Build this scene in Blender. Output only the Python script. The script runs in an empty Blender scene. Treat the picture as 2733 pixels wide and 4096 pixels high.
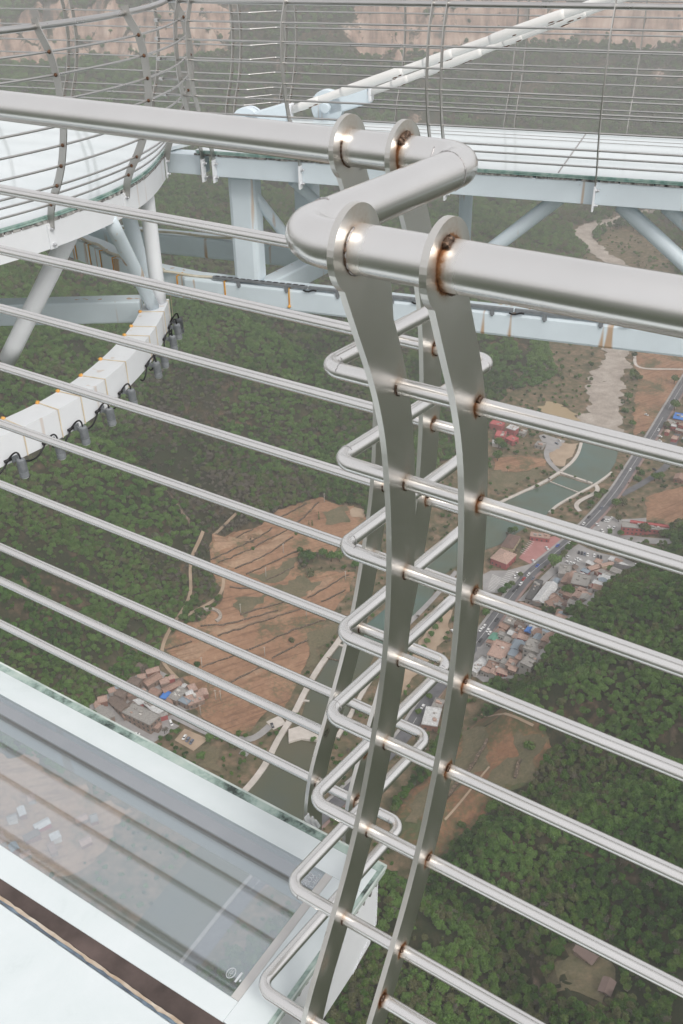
import bpy, bmesh, math, random
import numpy as np
from mathutils import Vector, Matrix

random.seed(7); RNG = np.random.default_rng(7)
scene = bpy.context.scene
COL = scene.collection

# ------------------------------------------------------------------ camera
F_PX, PITCH, ROLL, PSI = 3794.16, math.radians(32.2824), math.radians(-0.8923), math.radians(33.3267)
CX, CY = 1366.5, 2048.0
FW = np.array([0, math.cos(PITCH), -math.sin(PITCH)])
UP0 = np.array([0, math.sin(PITCH), math.cos(PITCH)]); RT0 = np.array([1.0, 0, 0])
RT = RT0*math.cos(ROLL)+UP0*math.sin(ROLL); UPV = UP0*math.cos(ROLL)-RT0*math.sin(ROLL)
E1 = np.array([-math.cos(PSI), math.sin(PSI), 0.0])     # along the near railing, to the left
E2 = np.array([math.sin(PSI), math.cos(PSI), 0.0])      # outwards from the near deck
EZ = np.array([0, 0, 1.0])
cam = bpy.data.cameras.new('camera'); camo = bpy.data.objects.new('camera', cam); COL.objects.link(camo)
cam.sensor_fit = 'VERTICAL'; cam.sensor_height = 36.0; cam.lens = 36.0*F_PX/4096.0
cam.clip_start = 0.05; cam.clip_end = 40000
camo.matrix_world = Matrix(((RT[0], UPV[0], -FW[0], 0), (RT[1], UPV[1], -FW[1], 0), (RT[2], UPV[2], -FW[2], 0), (0, 0, 0, 1)))
scene.camera = camo

def ray(u, v): return RT*((u-CX)/F_PX)-UPV*((v-CY)/F_PX)+FW
def hz(u, v, z): d = ray(u, v); return d*(z/d[2])
def hp(u, v, n, c): d = ray(u, v); return d*(c/(d@n))
def proj(P):
    P = np.asarray(P, float); d = P@FW
    return np.stack([CX+F_PX*(P@RT)/d, CY-F_PX*(P@UPV)/d], -1)
# survey readings taken from enlargements of the photograph, all turned into full-size pixel readings
def rO(x, y): return x/0.57375, y/0.57375
def rE(x, y): return 1900+x*.5313, 1350+y*.5313
def rV(x, y): return 1900+x*.5313, 2050+y*.5313
def rL(x, y): return 280+x*.5102, 2600+y*.5102
def rT(x, y): return 550+x*.574, 1850+y*.574
def r4(x, y): return 1050+x*.5102, 2600+y*.5102
def r3(x, y): return 1250+x*.5102, 1900+y*.5102
def r8(x, y): return 1366+x*.872, 3072+y*.872

# ------------------------------------------------------------------ materials
def newmat(name):
    m = bpy.data.materials.new(name); m.use_nodes = True
    nt = m.node_tree; b = nt.nodes['Principled BSDF']
    return m, nt, b
def N(nt, typ, **kw):
    n = nt.nodes.new(typ)
    for k, v in kw.items():
        if k in n.inputs: n.inputs[k].default_value = v
        else: setattr(n, k, v)
    return n
def ramp(nt, stops, fac=None):
    r = nt.nodes.new('ShaderNodeValToRGB'); el = r.color_ramp.elements
    while len(el) < len(stops): el.new(0.5)
    for e, (p, c) in zip(el, stops):
        e.position = p; e.color = (c[0], c[1], c[2], 1)
    if fac is not None: nt.links.new(fac, r.inputs[0])
    return r
def mixc(nt, fac, a, b):
    m = nt.nodes.new('ShaderNodeMix'); m.data_type = 'RGBA'
    for i, s in ((0, fac), (6, a), (7, b)):
        if hasattr(s, 'links'): nt.links.new(s, m.inputs[i])
        elif i == 0: m.inputs[0].default_value = s
        else: m.inputs[i].default_value = (s[0], s[1], s[2], 1)
    return m.outputs[2]
def coords(nt, which='Object', scale=(1, 1, 1)):
    tc = nt.nodes.new('ShaderNodeTexCoord'); mp = nt.nodes.new('ShaderNodeMapping')
    mp.inputs['Scale'].default_value = scale
    nt.links.new(tc.outputs[which], mp.inputs[0]); return mp.outputs[0]
def noise(nt, vec, scale, detail=4, rough=.55, dist=0):
    n = N(nt, 'ShaderNodeTexNoise', Scale=scale, Detail=detail, Roughness=rough, Distortion=dist)
    if vec is not None: nt.links.new(vec, n.inputs['Vector'])
    return n.outputs[0]
def bump(nt, b, h, strength, dist=.01):
    bp = N(nt, 'ShaderNodeBump', Strength=strength, Distance=dist)
    nt.links.new(h, bp.inputs['Height']); nt.links.new(bp.outputs[0], b.inputs['Normal'])
def simple(name, c1, c2, scale=3, rough=.7, metal=0, bmp=.15, bd=.01, detail=5, spec=.4):
    m, nt, b = newmat(name)
    v = coords(nt); n = noise(nt, v, scale, detail)
    r = ramp(nt, [(.3, c1), (.7, c2)], n)
    nt.links.new(r.outputs[0], b.inputs['Base Color'])
    b.inputs['Roughness'].default_value = rough; b.inputs['Metallic'].default_value = metal
    b.inputs['Specular IOR Level'].default_value = spec
    if bmp: bump(nt, b, n, bmp, bd)
    return m

def steel(name, base, r0, r1, stain):
    m, nt, b = newmat(name)
    v = coords(nt)
    vl = coords(nt, 'Generated')
    n1 = noise(nt, v, 5, 3); n2 = noise(nt, v, 160, 3); n3 = noise(nt, v, 46, 2, .5)
    fine = noise(nt, v, 420, 2)
    at = N(nt, 'ShaderNodeAttribute', attribute_name='tint')
    c = ramp(nt, [(.25, [x*.92 for x in base]), (.75, base)], n1).outputs[0]
    sp = ramp(nt, [(.77, (0, 0, 0)), (.84, (1, 1, 1))], n3).outputs[0]
    mulsp = N(nt, 'ShaderNodeMath', operation='MULTIPLY'); nt.links.new(sp, mulsp.inputs[0]); mulsp.inputs[1].default_value = .30
    c = mixc(nt, mulsp.outputs[0], c, (.30, .27, .25))
    # burnt colour next to welds (straw, rust, soot)
    wob = N(nt, 'ShaderNodeMath', operation='MULTIPLY_ADD'); nt.links.new(n2, wob.inputs[0]); wob.inputs[1].default_value = .9; wob.inputs[2].default_value = .55
    sub = N(nt, 'ShaderNodeMath', operation='MULTIPLY'); nt.links.new(wob.outputs[0], sub.inputs[0]); nt.links.new(at.outputs['Fac'], sub.inputs[1])
    sc_ = ramp(nt, [(0, base), (.25, (.50, .40, .31)), (.55, (.30, .15, .07)), (.85, (.09, .045, .028))], sub.outputs[0])
    fac = ramp(nt, [(.04, (0, 0, 0)), (.5, (1, 1, 1))], sub.outputs[0])
    c = mixc(nt, fac.outputs[0], c, sc_.outputs[0])
    nt.links.new(c, b.inputs['Base Color'])
    mr = N(nt, 'ShaderNodeMapRange'); nt.links.new(n1, mr.inputs[0])
    mr.inputs[1].default_value = .3; mr.inputs[2].default_value = .7; mr.inputs[3].default_value = r0; mr.inputs[4].default_value = r1
    ad = N(nt, 'ShaderNodeMath', operation='MULTIPLY_ADD'); nt.links.new(sub.outputs[0], ad.inputs[0]); ad.inputs[1].default_value = .35
    ad.use_clamp = True; nt.links.new(mr.outputs[0], ad.inputs[2]); nt.links.new(ad.outputs[0], b.inputs['Roughness'])
    me = N(nt, 'ShaderNodeMath', operation='MULTIPLY_ADD', use_clamp=True); nt.links.new(sub.outputs[0], me.inputs[0]); me.inputs[1].default_value = -.5
    me.inputs[2].default_value = 1.0; nt.links.new(me.outputs[0], b.inputs['Metallic'])
    return m

M = {}
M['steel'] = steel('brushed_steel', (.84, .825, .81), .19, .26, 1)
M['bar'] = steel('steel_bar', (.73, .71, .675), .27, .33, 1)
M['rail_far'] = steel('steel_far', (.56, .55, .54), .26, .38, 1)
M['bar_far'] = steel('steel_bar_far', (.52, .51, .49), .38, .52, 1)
M['weld'] = simple('burnt_weld', (.03, .02, .015), (.22, .15, .11), 220, .38, .8, .5, .004)
M['seam'] = simple('ground_weld', (.34, .32, .32), (.62, .61, .62), 260, .35, .9, .5, .003)

def paint(name, c, streak, rough=.42):
    m, nt, b = newmat(name)
    v = coords(nt); n1 = noise(nt, v, 2.2, 5); n2 = noise(nt, v, 40, 3)
    base = ramp(nt, [(.3, [x*.90 for x in c]), (.7, c)], n1).outputs[0]
    # rust runs: thin, long down the face
    vs = coords(nt, 'Object', (5.5, 5.5, .42)); ns = noise(nt, vs, 1.5, 2, .4)
    st = ramp(nt, [(.665, (0, 0, 0)), (.72, (1, 1, 1))], ns).outputs[0]
    ms = N(nt, 'ShaderNodeMath', operation='MULTIPLY'); nt.links.new(st, ms.inputs[0]); ms.inputs[1].default_value = streak
    base = mixc(nt, ms.outputs[0], base, (.45, .24, .08))
    ch = ramp(nt, [(.72, (0, 0, 0)), (.75, (1, 1, 1))], n2).outputs[0]
    mc = N(nt, 'ShaderNodeMath', operation='MULTIPLY'); nt.links.new(ch, mc.inputs[0]); mc.inputs[1].default_value = .35
    base = mixc(nt, mc.outputs[0], base, (.42, .43, .43))
    nt.links.new(base, b.inputs['Base Color'])
    b.inputs['Roughness'].default_value = rough
    bump(nt, b, n1, .06, .01)
    return m
M['paint'] = paint('pale_blue_paint', (.70, .785, .84), .75)
M['paint_white'] = paint('white_paint', (.80, .82, .85), .30)
M['rod'] = paint('white_rod_paint', (.80, .79, .77), .0)
M['chip'] = simple('rust_chip', (.05, .028, .018), (.20, .10, .055), 60, .8)
m, nt, b = newmat('frit_glass')          # opaque white glass border
v = coords(nt); n = noise(nt, v, 3.2, 7, .72, .4)
r_ = ramp(nt, [(.25, (.56, .62, .63)), (.42, (.65, .71, .725)), (.7, (.70, .75, .77))], n); nt.links.new(r_.outputs[0], b.inputs['Base Color'])
b.inputs['Roughness'].default_value = .12; b.inputs['Coat Weight'].default_value = .6; b.inputs['Coat Roughness'].default_value = .04
M['frit'] = m
M['frit_far'] = simple('frit_far', (.66, .73, .75), (.73, .78, .80), 1.0, .06, 0, 0, spec=.8)
m, nt, b = newmat('clear_floor_glass')
out = nt.nodes['Material Output']; v = coords(nt)
tr = N(nt, 'ShaderNodeBsdfTransparent'); tr.inputs[0].default_value = (.93, .95, .96, 1)
gl = N(nt, 'ShaderNodeBsdfGlossy'); gl.inputs['Roughness'].default_value = .03; gl.inputs[0].default_value = (.84, .93, 1.0, 1)
fc_ = N(nt, 'ShaderNodeLayerWeight', Blend=.5); pw = N(nt, 'ShaderNodeMath', operation='POWER'); nt.links.new(fc_.outputs['Facing'], pw.inputs[0]); pw.inputs[1].default_value = 5
sch = N(nt, 'ShaderNodeMath', operation='MULTIPLY_ADD'); nt.links.new(pw.outputs[0], sch.inputs[0]); sch.inputs[1].default_value = .60; sch.inputs[2].default_value = .38
gb = N(nt, 'ShaderNodeNewGeometry'); inv = N(nt, 'ShaderNodeMath', operation='SUBTRACT'); inv.inputs[0].default_value = 1; nt.links.new(gb.outputs['Backfacing'], inv.inputs[1])
lw = N(nt, 'ShaderNodeMath', operation='MULTIPLY'); nt.links.new(sch.outputs[0], lw.inputs[0]); nt.links.new(inv.outputs[0], lw.inputs[1])
df = N(nt, 'ShaderNodeBsdfDiffuse'); df.inputs[0].default_value = (.62, .64, .68, 1)
n1 = noise(nt, v, 2.0, 3, .5)
sm = ramp(nt, [(.3, (.05, .05, .05)), (.75, (.13, .13, .13))], n1)
ms1 = N(nt, 'ShaderNodeMixShader'); smf = N(nt, 'ShaderNodeMath', operation='MULTIPLY'); nt.links.new(sm.outputs[0], smf.inputs[0]); nt.links.new(inv.outputs[0], smf.inputs[1]); nt.links.new(smf.outputs[0], ms1.inputs[0]); nt.links.new(tr.outputs[0], ms1.inputs[1]); nt.links.new(df.outputs[0], ms1.inputs[2])
ms2 = N(nt, 'ShaderNodeMixShader'); nt.links.new(lw.outputs[0], ms2.inputs[0]); nt.links.new(ms1.outputs[0], ms2.inputs[1]); nt.links.new(gl.outputs[0], ms2.inputs[2])
nt.links.new(ms2.outputs[0], out.inputs[0])
M['glass'] = m
M['glass_edge'] = simple('green_glass_edge', (.16, .30, .27), (.42, .55, .50), 14, .15, 0, .1, spec=.8)
M['glass_edge_near'] = simple('pale_glass_edge', (.36, .44, .41), (.72, .77, .74), 9, .12, 0, .1, spec=.8)
m, nt, b = newmat('dirty_glass_rim'); v = coords(nt); n = noise(nt, v, 16, 5, .65); nn = noise(nt, v, 5, 3)
s_ = N(nt, 'ShaderNodeMath', operation='MULTIPLY_ADD'); nt.links.new(nn, s_.inputs[0]); s_.inputs[1].default_value = .6; nt.links.new(n, s_.inputs[2])
nt.links.new(ramp(nt, [(.50, (.50, .57, .53)), (.74, (.40, .50, .46)), (.88, (.23, .31, .28)), (1.0, (.06, .075, .07))], s_.outputs[0]).outputs[0], b.inputs['Base Color'])
b.inputs['Roughness'].default_value = .12; M['rim'] = m
M['brownstrip'] = simple('brown_grey_strip', (.22, .17, .16), (.36, .29, .27), 6, .6)
M['sealant'] = simple('old_sealant', (.03, .03, .03), (.55, .54, .52), 26, .85, 0, .6, .01)
M['frosted'] = simple('frosted_strip', (.50, .49, .48), (.62, .61, .60), 8, .35)
M['brown'] = simple('brown_stained_strip', (.045, .034, .030), (.125, .092, .084), 9, .22, 0, .1)
M['rusttape'] = simple('rusty_edge', (.36, .25, .16), (.66, .60, .52), 16, .6)
M['darktape'] = simple('dark_tape', (.05, .06, .08), (.18, .24, .30), 30, .4)
M['etch'] = simple('white_etching', (.52, .55, .58), (.62, .65, .68), 20, .7)
M['strap'] = simple('orange_strap', (.60, .27, .05), (.78, .45, .14), 12, .6)
M['strap_pale'] = simple('faded_strap', (.62, .50, .34), (.78, .70, .58), 12, .6)
M['lamp_grey'] = simple('lamp_housing', (.17, .185, .20), (.25, .265, .28), 20, .45)
M['lamp_glass'] = simple('lamp_lens', (.60, .63, .66), (.72, .74, .76), 20, .2)
M['black'] = simple('black_rubber', (.012, .012, .014), (.03, .03, .032), 20, .5)
M['conduit'] = simple('cream_conduit', (.55, .50, .40), (.70, .66, .56), 10, .55)
M['bolt'] = simple('zinc_bolt', (.55, .56, .58), (.72, .73, .75), 30, .4, .6)

# --- landscape materials
def foliage(name, cols, brown=.0):
    m, nt, b = newmat(name)
    oi = N(nt, 'ShaderNodeObjectInfo'); g = N(nt, 'ShaderNodeNewGeometry')
    big = noise(nt, g.outputs['Position'], .011, 3, .6)
    ad = N(nt, 'ShaderNodeMath', operation='MULTIPLY_ADD'); nt.links.new(oi.outputs['Random'], ad.inputs[0]); ad.inputs[1].default_value = .55
    sh = N(nt, 'ShaderNodeMath', operation='MULTIPLY_ADD'); nt.links.new(big, sh.inputs[0]); sh.inputs[1].default_value = 1.9; sh.inputs[2].default_value = -.67
    nt.links.new(sh.outputs[0], ad.inputs[2])
    fl = noise(nt, g.outputs['Position'], .9, 2)
    fm = N(nt, 'ShaderNodeMath', operation='MULTIPLY_ADD'); nt.links.new(fl, fm.inputs[0]); fm.inputs[1].default_value = .34
    nt.links.new(ad.outputs[0], fm.inputs[2])
    r = ramp(nt, cols, fm.outputs[0])
    nt.links.new(r.outputs[0], b.inputs['Base Color']); b.inputs['Roughness'].default_value = .75
    b.inputs['Specular IOR Level'].default_value = .15
    b.inputs['Subsurface Weight'].default_value = 0
    return m
M['leaf'] = foliage('foliage', [(.10, (.010, .029, .006)), (.38, (.023, .063, .009)), (.62, (.046, .108, .014)), (.82, (.078, .142, .024)), (.99, (.100, .105, .045))])
M['leaf_bright'] = foliage('foliage_bright', [(.1, (.030, .085, .014)), (.5, (.060, .140, .022)), (.9, (.100, .180, .040))])
M['leaf_dry'] = foliage('foliage_dry', [(.1, (.035, .040, .022)), (.45, (.070, .066, .040)), (.9, (.16, .14, .115))])
M['bark'] = simple('bark', (.06, .045, .035), (.14, .11, .09), 2, .9)

m, nt, b = newmat('hillside_ground')
g = N(nt, 'ShaderNodeNewGeometry'); P_ = g.outputs['Position']
n1 = noise(nt, P_, .02, 5, .6); n2 = noise(nt, P_, .15, 4, .6); n3 = noise(nt, P_, .7, 3)
soil = ramp(nt, [(.32, (.022, .027, .012)), (.48, (.045, .040, .022)), (.60, (.115, .078, .050)), (.74, (.23, .14, .09))], n2).outputs[0]
grass = ramp(nt, [(.35, (.020, .030, .012)), (.65, (.040, .042, .020))], n3).outputs[0]  # litter and grass tones, darkened to paint in the shadow under the trees
f1 = ramp(nt, [(.42, (0, 0, 0)), (.60, (1, 1, 1))], n1).outputs[0]
gc = mixc(nt, f1, grass, soil)
sep = N(nt, 'ShaderNodeSeparateXYZ'); nt.links.new(g.outputs['True Normal'], sep.inputs[0])
sv = N(nt, 'ShaderNodeVectorMath', operation='MULTIPLY'); nt.links.new(P_, sv.inputs[0]); sv.inputs[1].default_value = (1, 1, .16)
rk = noise(nt, sv.outputs[0], .035, 6, .65)
sv2 = N(nt, 'ShaderNodeVectorMath', operation='MULTIPLY'); nt.links.new(P_, sv2.inputs[0]); sv2.inputs[1].default_value = (.12, .12, 1.6)
rk2 = noise(nt, sv2.outputs[0], .03, 4, .6)
rmx = N(nt, 'ShaderNodeMath', operation='MULTIPLY_ADD'); nt.links.new(rk2, rmx.inputs[0]); rmx.inputs[1].default_value = .5; nt.links.new(rk, rmx.inputs[2])
rock = ramp(nt, [(.55, (.10, .095, .085)), (.68, (.34, .225, .175)), (.80, (.50, .36, .29)), (.95, (.62, .50, .42))], rmx.outputs[0]).outputs[0]
wz = N(nt, 'ShaderNodeMath', operation='MULTIPLY_ADD'); nt.links.new(n2, wz.inputs[0]); wz.inputs[1].default_value = .35; nt.links.new(sep.outputs[2], wz.inputs[2])
fr = ramp(nt, [(.58, (1, 1, 1)), (.72, (0, 0, 0))], wz.outputs[0]).outputs[0]
sz = N(nt, 'ShaderNodeSeparateXYZ'); nt.links.new(P_, sz.inputs[0]); fl_ = N(nt, 'ShaderNodeMapRange'); nt.links.new(sz.outputs[2], fl_.inputs[0])
fl_.inputs[1].default_value = -441; fl_.inputs[2].default_value = -431; fl_.inputs[3].default_value = 1; fl_.inputs[4].default_value = 0
flc = ramp(nt, [(.30, (.060, .066, .030)), (.46, (.115, .098, .055)), (.60, (.19, .135, .088)), (.75, (.27, .19, .13))], n2).outputs[0]
gc = mixc(nt, fl_.outputs[0], gc, flc)
gc = mixc(nt, fr, gc, rock)
nt.links.new(gc, b.inputs['Base Color']); b.inputs['Roughness'].default_value = .95; b.inputs['Specular IOR Level'].default_value = .1
M['ground'] = m
def worldmat(name, stops, scale, rough=.9, detail=5, scale2=None, stretch=None):
    m, nt, b = newmat(name)
    g = N(nt, 'ShaderNodeNewGeometry'); vec = g.outputs['Position']
    if stretch:
        s = N(nt, 'ShaderNodeVectorMath', operation='MULTIPLY'); nt.links.new(vec, s.inputs[0]); s.inputs[1].default_value = stretch; vec = s.outputs[0]
    n = noise(nt, vec, scale, detail, .6)
    if scale2:
        n2 = noise(nt, vec, scale2, 3, .6)
        a = N(nt, 'ShaderNodeMath', operation='MULTIPLY_ADD'); nt.links.new(n2, a.inputs[0]); a.inputs[1].default_value = .5
        s_ = N(nt, 'ShaderNodeMath', operation='MULTIPLY'); nt.links.new(n, s_.inputs[0]); s_.inputs[1].default_value = .5
        nt.links.new(s_.outputs[0], a.inputs[2]); n = a.outputs[0]
    nt.links.new(ramp(nt, stops, n).outputs[0], b.inputs['Base Color'])
    b.inputs['Roughness'].default_value = rough; b.inputs['Specular IOR Level'].default_value = .2
    return m
M['distant'] = worldmat('distant_wood_floor', [(.3, (.018, .030, .012)), (.55, (.034, .050, .020)), (.8, (.075, .066, .040))], .008, scale2=.05)
M['soil'] = worldmat('ploughed_soil', [(.30, (.18, .105, .064)), (.45, (.270, .150, .090)), (.58, (.335, .195, .120)), (.72, (.41, .265, .170))], .03, scale2=.30)
def weeds(m, thr0, thr1, col):
    nt = m.node_tree; b = nt.nodes['Principled BSDF']; src = b.inputs['Base Color'].links[0].from_socket
    g = N(nt, 'ShaderNodeNewGeometry'); a = noise(nt, g.outputs['Position'], .022, 4, .7, .6); c = noise(nt, g.outputs['Position'], .45, 3)
    s = N(nt, 'ShaderNodeMath', operation='MULTIPLY_ADD'); nt.links.new(c, s.inputs[0]); s.inputs[1].default_value = .35; nt.links.new(a, s.inputs[2])
    f = ramp(nt, [(thr0, (0, 0, 0)), (thr1, (1, 1, 1))], s.outputs[0]).outputs[0]
    cc = ramp(nt, [(.3, col), (.7, [x*1.6 for x in col])], c).outputs[0]
    nt.links.new(mixc(nt, f, src, cc), b.inputs['Base Color'])
def ploughed(m):            # tillage lines that follow the terraces, broken and uneven
    nt = m.node_tree; b = nt.nodes['Principled BSDF']; src = b.inputs['Base Color'].links[0].from_socket
    a_, c_ = hz(*rT(560, 1210), -440), hz(*rT(1170, 1015), -440); ang = math.atan2(c_[1]-a_[1], c_[0]-a_[0])
    g = N(nt, 'ShaderNodeNewGeometry'); mp = nt.nodes.new('ShaderNodeMapping'); mp.vector_type = 'TEXTURE'; mp.inputs['Rotation'].default_value = (0, 0, ang); mp.inputs['Scale'].default_value = (34, 2.6, 10)
    nt.links.new(g.outputs['Position'], mp.inputs[0]); n = noise(nt, mp.outputs[0], 1.0, 4, .6)
    f = ramp(nt, [(.36, (.62, .58, .55)), (.5, (1, 1, 1)), (.66, (1.0, 1.0, 1.0)), (.78, (.78, .76, .70))], n)
    mm = nt.nodes.new('ShaderNodeMix'); mm.data_type = 'RGBA'; mm.blend_type = 'MULTIPLY'; mm.inputs[0].default_value = .8
    nt.links.new(src, mm.inputs[6]); nt.links.new(f.outputs[0], mm.inputs[7]); nt.links.new(mm.outputs[2], b.inputs['Base Color'])
ploughed(M['soil'])
weeds(M['soil'], .70, .84, (.075, .072, .036))
M['soil_pale'] = worldmat('pale_soil', [(.3, (.30, .215, .15)), (.7, (.44, .34, .25))], .06)
M['soil_warm'] = worldmat('warm_soil', [(.30, (.22, .145, .095)), (.5, (.34, .215, .14)), (.70, (.42, .29, .19))], .05, scale2=.4)
ploughed(M['soil_warm']); weeds(M['soil_warm'], .74, .90, (.085, .080, .040))
M['soil_shaded'] = worldmat('shaded_slope_soil', [(.30, (.13, .078, .045)), (.48, (.22, .115, .064)), (.62, (.29, .155, .088)), (.76, (.33, .20, .12))], .05, scale2=.3)  # field soil darkened: weaker light on the right slope put into the colour
weeds(M['soil_shaded'], .58, .76, (.055, .066, .028))
M['scrub'] = worldmat('dry_grass', [(.3, (.075, .080, .038)), (.55, (.15, .125, .075)), (.75, (.23, .17, .11))], .09, scale2=.6)
M['bank'] = worldmat('terrace_bank', [(.35, (.050, .046, .028)), (.52, (.11, .080, .058)), (.64, (.24, .17, .13)), (.76, (.36, .29, .24))], .9)
M['asphalt'] = worldmat('asphalt', [(.3, (.095, .095, .105)), (.7, (.145, .145, .155))], .2)
M['lot'] = worldmat('pale_paving', [(.3, (.26, .25, .25)), (.7, (.36, .345, .34))], .15)
M['redlot'] = worldmat('red_paving', [(.3, (.34, .15, .14)), (.7, (.42, .21, .20))], .15)
M['pavered'] = worldmat('red_pavement', [(.3, (.22, .15, .14)), (.7, (.30, .21, .19))], .15)
M['concrete'] = worldmat('bank_concrete', [(.3, (.44, .40, .36)), (.7, (.58, .53, .49))], .15)
M['rubble'] = worldmat('river_gravel', [(.30, (.17, .14, .12)), (.47, (.33, .28, .24)), (.62, (.48, .43, .38)), (.75, (.62, .58, .54))], .07, scale2=.9, detail=6)
M['line'] = simple('road_marking', (.7, .7, .68), (.78, .78, .76), 1, .7, bmp=0)
m, nt, b = newmat('green_water')
g = N(nt, 'ShaderNodeNewGeometry'); n = noise(nt, g.outputs['Position'], .02, 3)
nt.links.new(ramp(nt, [(.3, (.065, .080, .045)), (.5, (.060, .100, .075)), (.72, (.055, .125, .115))], n).outputs[0], b.inputs['Base Color'])
b.inputs['Roughness'].default_value = .12
bump(nt, b, noise(nt, g.outputs['Position'], .8, 3), .05, .2)
M['water'] = m
m2 = m.copy(); m2.name = 'olive_water'; M['water_olive'] = m2
for e, c in zip(m2.node_tree.nodes['Color Ramp'].color_ramp.elements, ((.075, .070, .035), (.060, .068, .036), (.050, .066, .048))): e.color = (*c, 1)
# building materials
def bmat(n, c, d=.75, s=.6): return simple(n, [x*d for x in c], c, s, .85, 0, .2, .05)
for n_, c_ in dict(brick=(.30, .15, .11), redwall=(.38, .10, .10), greywall=(.34, .32, .30), cream=(.55, .46, .30), stone=(.30, .22, .18), whitewall=(.58, .56, .53),
                   rooftile=(.36, .23, .18), roofpink=(.50, .34, .28), roofdark=(.11, .105, .105), roofgrey=(.36, .34, .32), roofwhite=(.66, .66, .66), roofbrown=(.19, .12, .10),
                   blue=(.06, .20, .55), bluegrey=(.26, .31, .36), green=(.12, .30, .22), oldtile=(.20, .15, .125), cabinroof=(.17, .12, .105), redroof=(.42, .10, .10), pane=(.04, .05, .06), door=(.12, .08, .06),
                   carwhite=(.78, .78, .78), cardark=(.025, .027, .035), carblue=(.04, .10, .42), carred=(.42, .03, .03), cargrey=(.16, .18, .23), glassdark=(.02, .025, .03), pole=(.50, .48, .45), yellowrock=(.36, .27, .16)).items():
    M[n_] = bmat(n_, c_, .6 if n_.startswith('roof') or n_ in ('oldtile', 'rooftile', 'stone', 'brick') else .9, .9)
for k in ('carwhite', 'cardark', 'carblue', 'carred', 'cargrey', 'glassdark'): M[k].node_tree.nodes['Principled BSDF'].inputs['Roughness'].default_value = .25

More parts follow.
